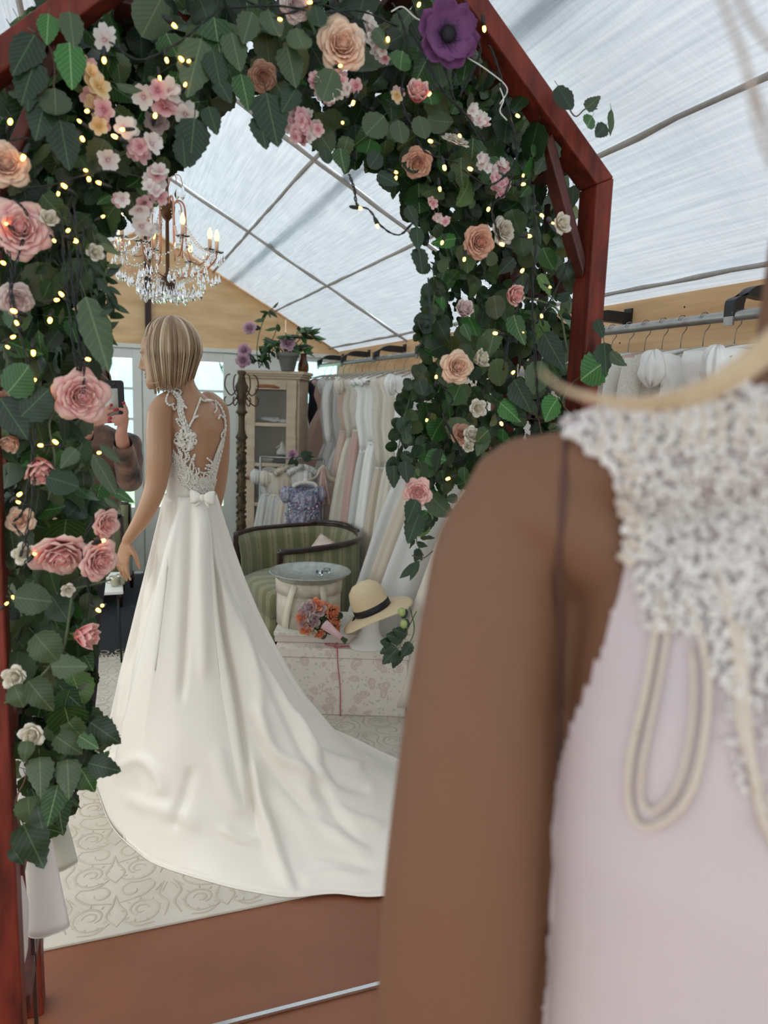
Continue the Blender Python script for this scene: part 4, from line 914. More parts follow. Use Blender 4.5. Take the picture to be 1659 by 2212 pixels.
def spray(label,pts,mi_,sz,seed,Y=1.475,jit=14,n=3):
    R=random.Random(seed); p0=aty(*pts[0],Y); g=thing('blossom_spray',label,'blossom',tuple(p0))
    for x,y in pts:
        for k in range(n):
            p=aty(x+R.uniform(-jit,jit)*(k>0),y+R.uniform(-jit,jit)*(k>0),Y+R.uniform(-.01,.03)); d=Vector((R.gauss(0,.5),-1,R.gauss(-.1,.5)))
            link('blossom',R.choice(BL[mi_ if R.random()<.75 else (mi_+1)%2]),g,M=M4(p-p0,frame(d,(R.uniform(-1,1),0,1)),sz/ppm(p)*R.uniform(.8,1.1)))
    st=MB()
    for (x,y),(x2,y2) in zip(pts,pts[1:]): st.tube(smooth_path([aty(x,y,Y+.02)-p0,aty((x+x2)/2+6,(y+y2)/2-6,Y+.03)-p0,aty(x2,y2,Y+.02)-p0],3),.0012,4)
    if st.v: st.obj('stem',STEM,g)
    return g
spray('single pale blossom highest in the left cluster, beside dark leaves',[(228,78)],0,58,1,jit=10,n=2)
spray('cream blossoms lit yellow by a bulb, at the left upper corner',[(195,160),(212,190),(200,205),(225,245),(205,225),(222,262)],2,52,2,n=2)
spray('pink and white blossoms hanging in the upper left, right of the lit ones',[(312,210),(340,195),(365,198),(360,228),(400,245)],0,56,3,jit=8,n=2)
spray('white blossoms lower in the left cluster above the chandelier',[(275,278),(300,318),(330,305),(232,345),(300,330),(345,372),(335,385)],0,50,4,jit=10,n=2)
spray('pale blossoms drooping in front of the chandelier top',[(330,415),(310,440),(345,425),(300,480),(320,500),(265,430)],0,44,5,jit=12,n=2)
spray('dense pink hydrangea-like head hanging at the top centre',[(620,265),(640,285),(655,295),(635,240),(680,285),(665,265),(625,235)],1,30,6,jit=16,n=5)
spray('pink and white cluster under the open rose at the top',[(688,172),(692,200),(715,205),(740,178),(760,190),(728,195)],1,32,7,jit=12,n=4)
spray('white cluster right of the open rose at the top',[(775,80),(795,60),(805,90),(790,40),(822,118)],0,30,8,jit=12,n=4)
spray('white blossom cluster below the anemone, beside a dark beam',[(1020,240),(1035,265),(1025,255)],0,30,9,jit=10,n=4)
spray('small white cluster on the right beside pink ones',[(1045,350),(1055,362)],0,28,10,jit=10,n=4)
spray('small pink cluster on the right under the corner joint',[(1080,360),(1070,385),(1088,402),(1075,415)],1,28,11,jit=8,n=3)
spray('tiny lit orange blossom at the left of the pink bud',[(855,210)],2,34,12,jit=6,n=3)
spray('shaded blossoms beside the inner arch edge at right',[(935,440),(945,470),(960,480)],1,24,13,jit=8,n=3)
# ================================================================== FAIRY LIGHTS
BULB=mat('bulb_glow',(255,178,84),.3,emit=9)
sl=thing('string_light','string of warm fairy lights on dark green cable wound through the arch','lights',(.4,1.5,1.5)); SLB=Vector((.4,1.5,1.5))
CB=mat('cable_dark',(18,24,20),.45)
bmb=MB(); bmb.ball((0,0,0),.0026,8,6,sc=(1,1,1.7)); bme=bmb.mesh('bulb',BULB); smb=MB(); smb.lathe([(.0028,.003),(.0032,.010),(.0022,.016),(.001,.018)],n=6); sme=smb.mesh('socket',CB)
BP=[(376,55),(604,42),(670,5),(360,130),(392,128),(408,132),(345,168),(225,130),(400,183),(22,263),(172,262),(188,240),(248,295),(265,280),(178,300),(335,250),(185,368),(192,387),(214,395),(139,402),(126,418),(50,340),(147,498),(117,520),(162,520),(15,485),(222,468),(7,568),(133,636),(122,648),(30,672),(36,698),(28,728),(108,692),(17,750),(72,762),(190,776),(72,822),(94,842),(85,854),(88,962),(120,955),(214,978),(42,1068),(40,1085),(42,932),(222,1168),(75,1196),(14,1304),(212,1318),(221,1308),(28,1290),(735,142),(763,222),(740,265),(838,85),(1010,40),(1046,62),(928,203),(1118,250),(1016,365),(1130,398),(855,385),(855,372),(905,10),(950,408),(993,293),(1170,465),(1194,482),(1143,510),(1085,528),(955,524),(777,450),(815,488),(1128,585),(1130,720),(1188,620),(1108,805),(942,815),(922,907),(1083,915),(968,1034),(1170,683),(1003,560),(1055,452),(930,305),(1070,720),(960,362),(1130,380)]
R=random.Random(5)
for x,y in BP:
    p=aty(x,y,1.458)-SLB; Rm=frame((R.gauss(0,1),R.gauss(.3,.5),R.gauss(0,1)),(1,0,0))
    Mx=M4(p,Rm,R.uniform(.9,1.5)); link('bulb',bme,sl,M=Mx); link('socket',sme,sl,M=Mx)
def cable(pts,Y=1.465,tw=True,r=.0015):
    P=smooth_path([aty(x+R.uniform(-3,3),y+R.uniform(-3,3),Y+R.uniform(-.004,.004))-SLB for x,y in pts],7); b=MB()
    if tw:
        for ph in (0,PI): b.tube([p+Vector((.002*math.cos(i*1.1+ph),.002*math.sin(i*1.1+ph),0)) for i,p in enumerate(P)],r,4)
    else: b.tube(P,r,4)
    b.obj('cable',CB,sl)
for pts in ([(20,600),(28,680),(60,780),(75,900),(70,1000),(50,1100),(30,1130)],[(0,500),(20,560),(28,640),(45,700)],[(135,450),(140,560),(150,650),(160,740),(165,800)],[(148,440),(152,540),(158,640),(170,760),(175,800)],[(160,430),(170,560),(165,660),(175,800)],
            [(180,480),(178,600),(185,720),(180,860)],[(60,900),(75,1020),(60,1150),(45,1200)],[(30,430),(60,470),(40,560),(20,620)],[(100,300),(60,300),(20,305)],[(40,410),(120,395),(220,370),(300,380)],[(240,90),(300,130),(380,100),(430,60),(480,10)],
            [(500,20),(600,10),(700,30),(780,25),(860,60)],[(520,0),(610,30),(690,12),(760,40)],[(850,10),(870,50),(880,110),(870,180),(875,240),(900,280),(920,330),(990,355)],[(885,60),(950,190),(1000,240),(1050,310)],[(1005,0),(1020,60),(1035,110),(1015,160),(990,210)],[(1060,100),(1075,150),(1100,250),(1115,300),(1110,350),(1060,400),(1000,370)],
            [(752,375),(765,410),(772,440),(800,455),(825,490),(860,505),(890,480)],[(1150,400),(1155,520),(1150,640),(1160,800),(1165,900)],[(1160,700),(1190,640),(1230,560)],[(1085,800),(1110,700),(1140,600)],[(30,1130),(60,1180),(55,1230)],[(190,1250),(200,1300),(212,1320)],[(185,1230),(175,1180),(200,1120)],[(150,640),(130,612)],[(930,100),(960,140),(985,230),(1010,250)],
            [(1110,360),(1090,420),(1060,450),(1080,520)],[(940,820),(975,860),(960,900),(1000,980)],[(1080,915),(1120,900),(1160,905)]): cable(pts)
for pts in ([(1080,225),(1095,190),(1050,150),(1010,125)],[(1080,190),(1088,215),(1080,240),(1095,260)],[(935,50),(900,40),(870,15),(845,25)]):
    P=smooth_path([aty(x,y,1.46)-SLB for x,y in pts],6); MB().tube(P,.0014,5).obj('cable_tie',mat('tie_white',(220,216,205),.4),sl)
# ================================================================== CHANDELIER
BRZ=mat('bronze_pink',(206,150,122),.3,metal=.85); BRD=mat('bronze_dark',(88,62,40),.4,metal=.7)
CRY=mat('crystal_glass',(250,248,246),.02,trans=1,spec=.8); FL=mat('candle_bulb',(255,178,92),.3,emit=7); WAX=mat('candle_sleeve',(236,212,184),.5,transl=.2)
CX,CY_=.265,3.6
ch=thing('chandelier','small crystal chandelier with glowing candle bulbs hanging from the tent ridge','chandelier',(CX,CY_,2.0))
ch_b=MB().lathe([(.0,.03),(.012,.045),(.03,.07),(.034,.10),(.02,.125),(.009,.14),(.008,.36),(.02,.375),(.034,.40),(.036,.425),(.02,.45),(.008,.47),(.006,.55)],n=14); ch_b.obj('column',BRD,ch)
MB().tube([(0,0,.55),(0,0,slope(CX)-2.0-.02)],.004,6).obj('chain',BRD,ch)
cryb=MB(); cryb.loft([[Vector((r*math.cos(a),r*math.sin(a),z)) for a in [2*PI*k/6 for k in range(6)]] for r,z in ((.0006,0),(.004,-.008),(.0085,-.026),(.007,-.034),(.0005,-.042))]); cryb.tube([(0,0,0),(0,0,.01)],.0007,3); crym=cryb.mesh('crystal',CRY,smooth=False)
pre=MB(); pre.ball((0,0,0),.0045,6,4)
def crystal(x,y,z,s=1): link('crystal',crym,ch,M=Matrix.Translation((x,y,z))@Matrix.Rotation(rnd.uniform(0,6),4,'Z')@Matrix.Scale(s,4))
beads=MB()
def swag(a,b,sg,n=12):
    a,b=Vector(a),Vector(b)
    for i in range(n+1):
        t=i/n; p=a.lerp(b,t)-Vector((0,0,sg*4*t*(1-t))); beads.ball(p,.0048,6,4)
flm=MB().lathe([(.004,0),(.009,.008),(.0115,.02),(.008,.036),(.002,.05)],n=10).mesh('flame_bulb',FL)
wxm=MB().lathe([(.009,0),(.009,.045),(.006,.047)],n=10).mesh('candle',WAX)
bom=MB().lathe([(.006,-.006),(.018,-.002),(.030,.003),(.032,.006),(.028,.005),(.008,.001)],n=12).mesh('drip_pan',CRY)
for k in range(8):
    a=2*PI*k/8+.25; c,s=math.cos(a),math.sin(a); hi=k%2==0
    prof=[(.02,.41),(.045,.455),(.078,.44),(.086,.36),(.088,.26),(.115,.2),(.155,.195),(.19,.23),(.2,.262)] if hi else [(.02,.12),(.06,.118),(.12,.13),(.18,.15),(.225,.19),(.235,.222)]
    P=smooth_path([(r*c,r*s,z) for r,z in prof],5); arm=MB().tube(P,.0042,6).obj('arm',BRZ,ch)
    ex,ey,ez=P[-1]
    for nm,me_,dz_ in (('drip_pan',bom,0),('candle',wxm,.004),('flame_bulb',flm,.05)): link(nm,me_,ch,loc=(ex,ey,ez+dz_))
    for j in range(6):
        b_=2*PI*j/6; crystal(ex+.03*math.cos(b_),ey+.03*math.sin(b_),ez-.002-.018*(j%2),.85)
    if not hi:
        P=smooth_path([(r*c,r*s,z) for r,z in [(.02,.42),(.05,.44),(.07,.40),(.072,.2)]],5); MB().tube(P,.003,6).obj('arm',BRZ,ch)
    swag((ex,ey,ez),(.06*c,.06*s,.40),.05,22); a2=a+2*PI/8; r2=.235 if hi else .2; swag((ex,ey,ez),(r2*math.cos(a2),r2*math.sin(a2),.222 if hi else .262),.06,14)
    swag((ex*.9,ey*.9,ez-.03),(.03*c,.03*s,.10),.04,14)
for i in range(110):
    a=i*2.399; r=.03+.21*((i*37)%110)/110; crystal(r*math.cos(a),r*math.sin(a),.13-.05*math.cos(r*7)-.02*rnd.random()+(.02 if r>.15 else -.02),rnd.uniform(.9,1.3))
for i in range(7): a=i*.9; crystal(.028*math.cos(a),.028*math.sin(a),.075,1.2)
for dx in (-.05,.035,.055): MB().tube(smooth_path([(0,0,.48),(dx*.4,0,.55),(dx,0,.56),(dx*1.25,0,.52)],4),.002,5).obj('arm',BRZ,ch); crystal(dx*1.25,0,.52,1.5)
tag(beads.obj('bead_strings',CRY,ch),kind='stuff')
# ================================================================== RAIL, HANGERS AND GOWNS
RLX,RLZ=1.8,1.89
rl=thing('clothes_rail','steel tube clothes rail with black brackets on the timber board of the right wall','rail',(RLX,3,RLZ))
MB().tube([(0,-4.6,0),(0,3.62,0)],.0165,16).obj('tube',STEEL,rl)
for y in (6.6,5.87,5.08,4.29,3.4,2.6,1.82,1.0):
    b=MB(); P=smooth_path([(.218,y-3,.075),(.10,y-3,.078),(.035,y-3,.072),(.002,y-3,.045),(.0,y-3,-.004)],4); b.loft([[p+Vector((q*w_,0,0) if False else (q*.020*(nz),r*.020,q*.022*(1-nz))) for q,r in ((-1,-1),(1,-1),(1,1),(-1,1))] for p,w_,nz in [(p,1,min(1,max(0,i-4)/8)) for i,p in enumerate(P)]])
    b.box((.212,y-3-.024,.035),(.2205,y-3+.024,.115)); br=b.obj('bracket',BLACKP,rl,smooth=False,bevel=.003)
    MB().box((-.012,y-3-.018,-.03),(-.02,y-3+.018,.02)).obj('clip',STEEL,br,smooth=False)
hk=MB(); hk.tube([(0,0,-.095),(0,0,-.06),(.004,0,-.04),(.02,0,-.022),(.0225,0,0),(.016,0,.017),(0,0,.0225),(-.014,0,.018),(-.021,0,.004)],.0018,6)
hook_me=hk.mesh('hook',WIRE)
hbm=MB(); hbm.tube(smooth_path([(-.19,0,-.150),(-.12,0,-.118),(-.03,0,-.094),(0,0,-.09),(.03,0,-.094),(.12,0,-.118),(.19,0,-.150)],3),.007,6,flat=.5); bar_me=hbm.mesh('hanger_bar',mat('hanger_clear',(214,204,190),.3,transl=.2))
def hanger(y,lab,grp='wire hook hangers on the steel rail',rot=0):
    h=thing('hanger',lab,'hanger',(RLX,y,RLZ),rot,grp); link('hook',hook_me,h); link('shoulder_bar',bar_me,h); return h
def cloth(name,rgb,rough=.7,sheen=.3,transl=.12,bump=.0,bs=200): return mat(name,rgb,rough,sheen=sheen,transl=transl,bump=bump,bscale=bs,var=-.05,vscale=5)
TUL=cloth('tulle_white',(244,241,236),.85,transl=.3); IVO=cloth('tulle_ivory',(246,236,220),.85,transl=.2); PNK=cloth('tulle_pink',(228,190,178),.85,transl=.2); BLU=cloth('blush_lining',(226,196,178),.8)
CHM=cloth('champagne',(222,206,184),.7); NAV=mat('navy_cloth',(26,26,40),.8); SAT2=mat('satin_white',(248,244,238),.42,sheen=.2); LAC2=mat('lace_cloth',(244,236,224),.7,bump=1,bscale=260,sheen=.3,transl=.1); SEQ=mat('sequin_cloth',(236,226,212),.3,bump=1,bscale=500,var=.2,vscale=160,metal=.2)
def gown(y,label,bm,sm,flare=.25,waist=1.25,zb=.06,top=1.775,slv=None,slm=None,seed=0,sh=.17,dep=.035,necks='round',slit=False,group='gowns hanging from the steel rail',x0=None,y0=None,folds=11,depb=.10,left=None,name='gown',cat='dress'):
    X=RLX if x0 is None else x0
    g=thing(name,label,cat,(X,y,0),0,group); q=random.Random(seed); n=72
    left=flare if left is None else left; rt=min(flare,.205)
    if waist==1.25: waist=1.14+.24*q.random()
    def ring(z,f,wl,wr,d,amp,z2=None):
        out=[]
        for k in range(n):
            t=2*PI*k/n; w=wr if math.cos(t)>0 else wl
            cx=math.cos(t)*w; am=amp*(math.sin(t*folds+seed+math.sin(z*3))+.6*math.sin(t*folds*.5+seed*2))
            out.append(Vector((cx+am*math.cos(t)*.7,math.sin(t)*d+am*math.sin(t),z if z2 is None else z2(t,z))))
        return out
    b=MB(); sh_=sh
    zt=lambda t,z: z-(.028*abs(math.cos(t))**1.5) - (.05*max(0,-math.sin(t))*(1-abs(math.cos(t)))**1.2 if necks=='round' else (.11*max(0,-math.sin(t))*(1-abs(math.cos(t)))**1.5))
    tb=[(1.0,sh_*.96,dep*.7,0.002,zt),(.93,sh_,dep,.002,zt),(.75,sh_*.80,dep*1.35,.003,None),(.45,sh_*.86,dep*1.5,.004,None),(.15,sh_*.68,dep*1.25,.004,None),(0,sh_*.64,dep*1.2,.005,None)]
    b.loft([ring(waist+(top-waist)*t,0,w,w,d,am,z2) for t,w,d,am,z2 in tb],cap=False); b.obj('bodice',bm,g,solid=.003)
    s=MB(); L_=12; rr=[]
    for j in range(L_+1):
        t=j/L_; e=t**.75; w0=sh_*.65; rr.append(ring(waist+.004-(waist-zb)*t,0,w0+(left-w0)*e,w0+(rt-w0)*e,dep*1.25+(depb-dep*1.25)*e,.004+.02*t*(.6+.4*q.random()),(lambda tt,z,t=t: z-.02*t*math.sin(tt*3+seed))))
    s.loft(rr,cap=False); s.obj('skirt',sm,g,solid=.003)
    MB().loft([ring(waist+.012,0,sh_*.66,sh_*.66,dep*1.3,.001),ring(waist-.012,0,sh_*.665,sh_*.665,dep*1.32,.001)],cap=False).obj('waistband',bm,g,solid=.003)
    sm_=slm or bm
    if slv:
        for sg in (-1,1):
            if slv=='puff':
                c=MB(); c.ball((sg*(sh+.005),0,top-.075),.068,40,14,sc=(.8,.75,1.15)); 
                c.v=[tuple(Vector((sg*(sh+.005),0,top-.075))+(Vector(v)-Vector((sg*(sh+.005),0,top-.075)))*(.72+.10*math.sin(9*math.atan2(v[1],v[0]-sg*(sh+.005))+seed)+.16*noise.noise(Vector(v)*22))) for v in c.v]; c.obj('sleeve',sm_,g)
            elif slv=='long':
                MB().tube(smooth_path([(sg*(sh-.01),0,top-.045),(sg*(sh+.022),-.01,top-.16),(sg*(sh+.02),-.03,top-.34),(sg*(sh),-.035,top-.52)],4),[.04-.0012*i for i in range(13)],10,flat=.6).obj('sleeve',sm_,g)
            elif slv=='strap':
                MB().tube([(sg*sh*.45,-dep,top-.09),(sg*sh*.42,-.01,top+.005),(sg*sh*.4,dep,top-.05)],.006,6,flat=.4).obj('strap',sm_,g)
            elif slv=='ruffle':
                c=MB(); P=[]
                for i in range(22):
                    t=i/21; P.append(Vector((sg*(sh*.2+sh*.95*t),-dep*1.1+.02*math.sin(i*1.9),top-.02-.05*t+.012*math.cos(i*1.9))))
                c.tube(P,[.018+.008*math.sin(i*1.9) for i in range(22)],7,flat=.5); c.obj('ruffle',sm_,g)
    return g
GL=[(6.42,'navy blue coat-like gown furthest along the rail, behind the cabinet',NAV,NAV,.22,dict(slv='long')),
 (6.22,'dusty pink tulle gown second furthest, spreading beside the cabinet',PNK,PNK,.52,dict(waist=1.5,slv='strap')),
 (6.02,'white tulle gown hanging directly before the dusty pink one',TUL,TUL,.36,dict(slv='ruffle')),
 (5.86,'off white gown with lace bodice between two tulle gowns at the far rail end',LAC2,TUL,.34,dict(slv='puff',slm=TUL)),
 (5.70,'white gown with long sheer sleeves near the second bracket',TUL,TUL,.36,dict(slv='long')),
 (5.54,'blush nude gown with sheer overlay at the middle of the mirrored rail',BLU,BLU,.30,dict(slv='strap',waist=1.35)),
 (5.38,'sparkling ivory gown next to the blush nude one',SEQ,IVO,.32,dict(slv='puff',slm=IVO)),
 (5.22,'pale pink tulle gown with beaded top near the third bracket',SEQ,PNK,.34,dict(slv='strap')),
 (5.06,'white gown with a soft ruffled shoulder under the third bracket',SAT2,TUL,.33,dict(slv='ruffle')),
 (4.88,'ivory satin gown with big folded shoulder bow',SAT2,SAT2,.30,dict(slv='ruffle',waist=1.3)),
 (4.70,'beaded champagne gown with strap of sequins',SEQ,CHM,.36,dict(slv='strap')),
 (4.52,'plain ivory gown with crossed straps and a waist seam',IVO,IVO,.34,dict(slv='strap',waist=1.18)),
 (4.30,'smooth ivory satin gown with gathered puff shoulders',SAT2,SAT2,.30,dict(slv='puff',waist=1.1)),
 (4.08,'full white tulle ball gown sweeping to the floor behind the hat',TUL,TUL,.55,dict(slv='strap',waist=1.3,depb=.16)),
 (3.86,'champagne lined ball gown with wide lace skirt',CHM,CHM,.58,dict(slv='puff',waist=1.32,depb=.16)),
 (3.62,'white ball gown with satin belt, nearest gown inside the mirror view',SAT2,TUL,.62,dict(slv='strap',waist=1.34,depb=.17)),
 (3.36,'ivory ball gown half hidden by the right garland',IVO,IVO,.5,dict(slv='puff',depb=.15)),
 (3.08,'white gown hidden mostly behind the right garland',SAT2,TUL,.36,dict(slv='ruffle'))]
for i,(y,l,bm,sm,fl,kw) in enumerate(GL): gown(y,l,bm,sm,flare=(min(fl,.24) if 4.2<y<5.3 else fl),seed=i*3+1,**kw)
GD=[(2.62,'white lace gown furthest back beside the right post',LAC2,TUL,.25,dict(slv='puff',slm=TUL)),(2.50,'white ruffled gown beside the right post, under the clustered hooks',TUL,TUL,.25,dict(slv='ruffle')),
 (2.40,'white gown with gathered collar peak standing up above its neighbours',TUL,TUL,.25,dict(slv='ruffle',sh=.18)),(2.30,'off white gown with shirred puff sleeve right of the post',IVO,TUL,.25,dict(slv='puff',sh=.19)),
 (2.21,'ivory satin gown with wide neck on a pale hanger',SAT2,SAT2,.26,dict(necks='v',sh=.19)),(2.12,'nude lace gown with blush underlayer on the direct rail',BLU,BLU,.26,dict(slv='long',slm=LAC2,sh=.18)),
 (2.03,'sequin lace sheath gown beside the open collared satin jacket',SEQ,SEQ,.26,dict(slv='long',sh=.19)),(1.93,'white satin gown with a round pearl-like shoulder knot',SAT2,SAT2,.26,dict(slv='puff',slm=SAT2,necks='v',sh=.19)),
 (1.80,'smooth white satin gown nearest on the direct rail, under the black bracket',SAT2,SAT2,.3,dict(sh=.2,dep=.05)),(1.66,'white satin gown with gathered sleeve cut by the right frame edge',SAT2,SAT2,.28,dict(slv='puff',sh=.2))]
for i,(y,l,bm,sm,fl,kw) in enumerate(GD): gown(y,l,bm,sm,flare=fl,seed=i*5+2,top=1.80,**kw)
GY_=[g[0] for g in GL]+[g[0] for g in GD]
for i,(y,g_) in enumerate(zip(GY_,GL+GD)):
    hanger(y+.006,'thin wire hanger of the '+' '.join(g_[1].split()[:10]),'wire hook hangers on the steel rail',rot=rnd.uniform(-.12,.12))
# ================================================================== CABINET AND WHAT STANDS ON IT
CABM=mat('distressed_cream',(206,186,160),.6,rgb2=(190,168,142),vscale=7,stretch=(1,1,3),bump=.2,bscale=30); WORN=mat('worn_wood',(150,96,62),.7,var=.2,vscale=40); CABI=mat('cabinet_inside',(188,172,148),.8,var=.1)
GLS=mat('thin_glass',(225,232,230),.05,alpha=.05,spec=.6)
crot=math.atan2(-.2,.41); cab=thing('display_cabinet','tall distressed cream cabinet with glazed door and lace on its shelves','cabinet',(1.0,5.95,0),crot)
CWd,CDp,CH=.456,.34,1.74
def cb_(name,a,b,m=CABM,par=None,bev=.004): return MB().box(a,b).obj(name,m,par or cab,smooth=False,bevel=bev)
cb_('side_panel',(0,0,.05),(.02,CDp,CH)); cb_('side_panel',(CWd-.02,0,.05),(CWd,CDp,CH)); cb_('back_panel',(0,CDp-.012,.05),(CWd,CDp,CH),CABI); cb_('base',(-.01,-.012,0),(CWd+.01,CDp,.09)); cb_('top_panel',(0,0,CH-.02),(CWd,CDp,CH))
b=MB()
for z0,z1,o in ((CH,CH+.02,.012),(CH+.02,CH+.035,.028),(CH+.035,CH+.06,.04)): b.box((-o,-o,z0),(CWd+o,CDp,z1))
b.obj('cornice',CABM,cab,smooth=False,bevel=.005)
dr=cb_('door',(.02,-.02,.1),(.105,0,CH-.01)); cb_('stile',(CWd-.10,-.02,.1),(CWd-.02,0,CH-.01),par=dr)
zz=[.32,.74,1.06,1.38,1.66]
cb_('rail',(.105,-.02,1.655),(CWd-.1,0,CH-.01),par=dr); cb_('rail',(.105,-.02,.1),(CWd-.1,0,.32),par=dr)
for z in zz[1:-1]: cb_('glazing_bar',(.105,-.02,z-.014),(CWd-.1,0,z+.014),par=dr)
for a,c in zip(zz,zz[1:]): cb_('pane',(.107,-.012,a+.014),(CWd-.102,-.009,c-.014),GLS,dr,0)
MB().ball((.05,-.03,.95),.014,10,6).obj('knob',WORN,dr)
MB().add([(.11,-.0215,1.672),(.145,-.0215,1.665),(.22,-.0215,1.668),(.29,-.0215,1.662),(.31,-.0215,1.672),(.26,-.0215,1.69),(.18,-.0215,1.694),(.125,-.0215,1.69)],[tuple(range(8))[::-1]]).obj('worn_patch',WORN,dr,solid=.001)
w_=MB()
for x,z,l in ((.03,1.2,.2),(.022,.9,.3),(.11,1.5,.12),(.43,1.3,.2),(.44,1.0,.3),(.445,1.6,.1),(.1,1.1,.1)): w_.box((x,-.0212,z),(x+.003,-.0205,z+l))
w_.obj('worn_edges',WORN,dr,smooth=False)
for z in zz[:-1]: cb_('shelf',(.02,.0,z-.01),(CWd-.02,CDp-.012,z+.008),CABM)
cM=cab.matrix_world if False else Matrix.Translation((1.0,5.95,0))@Matrix.Rotation(crot,4,'Z')
def lace_heap(x,z,s,label,seed,cat='lace'):
    q=random.Random(seed); b=MB()
    for i in range(9):
        P=[Vector((q.uniform(-1,1)*s,q.uniform(-.5,.5)*s*.5,q.uniform(.08,.55)*s)) for _ in range(4)]; b.tube(smooth_path(P,4),s*q.uniform(.06,.13),6,flat=.35)
    o=b.obj('lace_trim',LAC2); o.matrix_world=cM@Matrix.Translation((x,.12,z+.012)); tag(o,label,cat)
lace_heap(.2,1.38,.08,'crumpled white lace veil on the top shelf of the cabinet',1); lace_heap(.31,1.38,.05,'small folded white lace piece at the right of the top cabinet shelf',2); lace_heap(.17,1.06,.06,'grey white lace heap at left on the second cabinet shelf',3); lace_heap(.2,.74,.04,'small white lace trimmings on the third cabinet shelf',4)
o=MB(); o.tube([(0,0,.16),(0,0,.1)],.0015,4); o.loft([orient_ring((0,0,z),a,.02,0,14) for z,a in ((.0,.05),(.03,.045),(.06,.02),(.1,.012))]); o.tube([(-.05,0,.05),(0,-.01,.09),(.05,0,.02)],.008,6,flat=.4); ob=o.obj('hanging_lace_cap',LAC2); ob.matrix_world=cM@Matrix.Translation((.3,.1,1.14)); tag(ob,'pointed white lace piece hanging in the second cabinet compartment','lace')
ob=MB().lathe([(.03,0),(.07,.004),(.075,.02),(.05,.035),(.03,.06),(.028,.08),(.0,.085)],n=18).obj('dark_hat',mat('dark_felt',(60,52,48),.9)); ob.matrix_world=cM@Matrix.Translation((.29,.13,1.07)); tag(ob,'dark grey felt shape on the second cabinet shelf behind a white lace','hat')
# pot with hellebore-like greens
TOPZ=CH+.06
POTM=mat('weathered_pot',(128,126,118),.85,rgb2=(100,96,88),vscale=9,bump=.4,bscale=50)
def potted(px_,py_,Y,label):
    base=aty(px_,py_,Y); base.z=TOPZ+.001; g=thing('potted_plant',label,'plant',tuple(base)); 
    MB().lathe([(.0,0),(.05,0),(.052,.004),(.078,.11),(.088,.112),(.09,.14),(.08,.14),(.076,.115),(.0,.112)],n=24).obj('pot',POTM,g)
    q=random.Random(3); lf=[]
    for k in range(17):
        a=q.uniform(0,6.28); r=q.uniform(.05,.21); h=q.uniform(.16,.37); P=smooth_path([(0,0,.11),(r*.4*math.cos(a),r*.3*math.sin(a),h*.7),(r*math.cos(a),r*.5*math.sin(a),h)],4); MB().tube(P,.003,5).obj('stem',STEM,g)
        for j in range(5):
            b_=a+(j-2)*.62; d=Vector((math.cos(b_),math.sin(b_)*.6,q.uniform(-.5,.25))).normalized(); nr=Vector((q.gauss(0,.3),-.8,.6)); x=d.cross(nr).normalized(); z=x.cross(d)
            link('leaf',LEAVES['lance'][q.choice((0,0,1,3))][q.randrange(3)][1],g,M=M4(P[-1],Matrix(((x.x,d.x,z.x),(x.y,d.y,z.y),(x.z,d.z,z.z))),q.uniform(.07,.11)))
    return g
LEAVES['lance']=[[leaf_mesh('lance',m,i*7+j) for j in range(3)] for i,m in enumerate(LG)] if 'lance' not in LEAVES else LEAVES['lance']
pot=potted(622,792,5.78,'weathered grey flowerpot with spreading green leaves on top of the cabinet')
AMB=mat('amber_glass',(130,78,28),.1,trans=.6,spec=.8)
vp=aty(655,795,5.85); vs_=MB().lathe([(.0,0),(.038,0),(.045,.02),(.042,.06),(.026,.10),(.024,.13),(.032,.145),(.028,.145),(.02,.12),(.03,.06),(.0,.01)],n=20).obj('amber_vase',AMB); vs_.location=(vp.x,vp.y,TOPZ+.001); tag(vs_,'amber brown glass vase beside the grey flowerpot on the cabinet','vase')
# rose stems lying at the cabinet corner
pl=thing('flower_stem','leafy peony stems leaning on the left corner of the cabinet top','plant',(1.03,5.9,TOPZ)); plb=Vector((1.03,5.9,TOPZ))
q=random.Random(9)
for pts in ([(560,795),(555,760),(560,720),(575,680),(590,665)],[(575,795),(570,760),(590,730),(600,700)],[(565,790),(545,770),(530,760)],[(560,795),(575,770),(600,750)]):
    P=smooth_path([aty(x,y,5.82)-plb for x,y in pts],4); MB().tube(P,.0035,5).obj('stem',STEM,pl)
    for i in range(9):
        p=P[q.randrange(2,len(P))]; Rm=leaf_orient(q,1.6,.5); link('leaf',LEAVES['lance'][q.choice((0,1,1))][q.randrange(3)][1],pl,M=M4(p,Rm,q.uniform(.06,.1)))
rose('peony','pink peony highest above the cabinet left corner',539,708,26,'lilac',(-.2,-.8,.3),Y=5.78,cat='flower'); rose('peony','pink peony in front of the grey flowerpot on the cabinet',622,740,30,'lilac',(0,-.9,.3),Y=5.68,cat='flower')
rose('peony','upper of two mauve peonies beside the coat stand top',527,756,26,'lilac',(-.3,-.9,.2),Y=5.75,cat='flower'); rose('peony','lower mauve peony right on the coat stand top',525,778,28,'lilac',(-.2,-.9,-.1),Y=5.75,cat='flower')
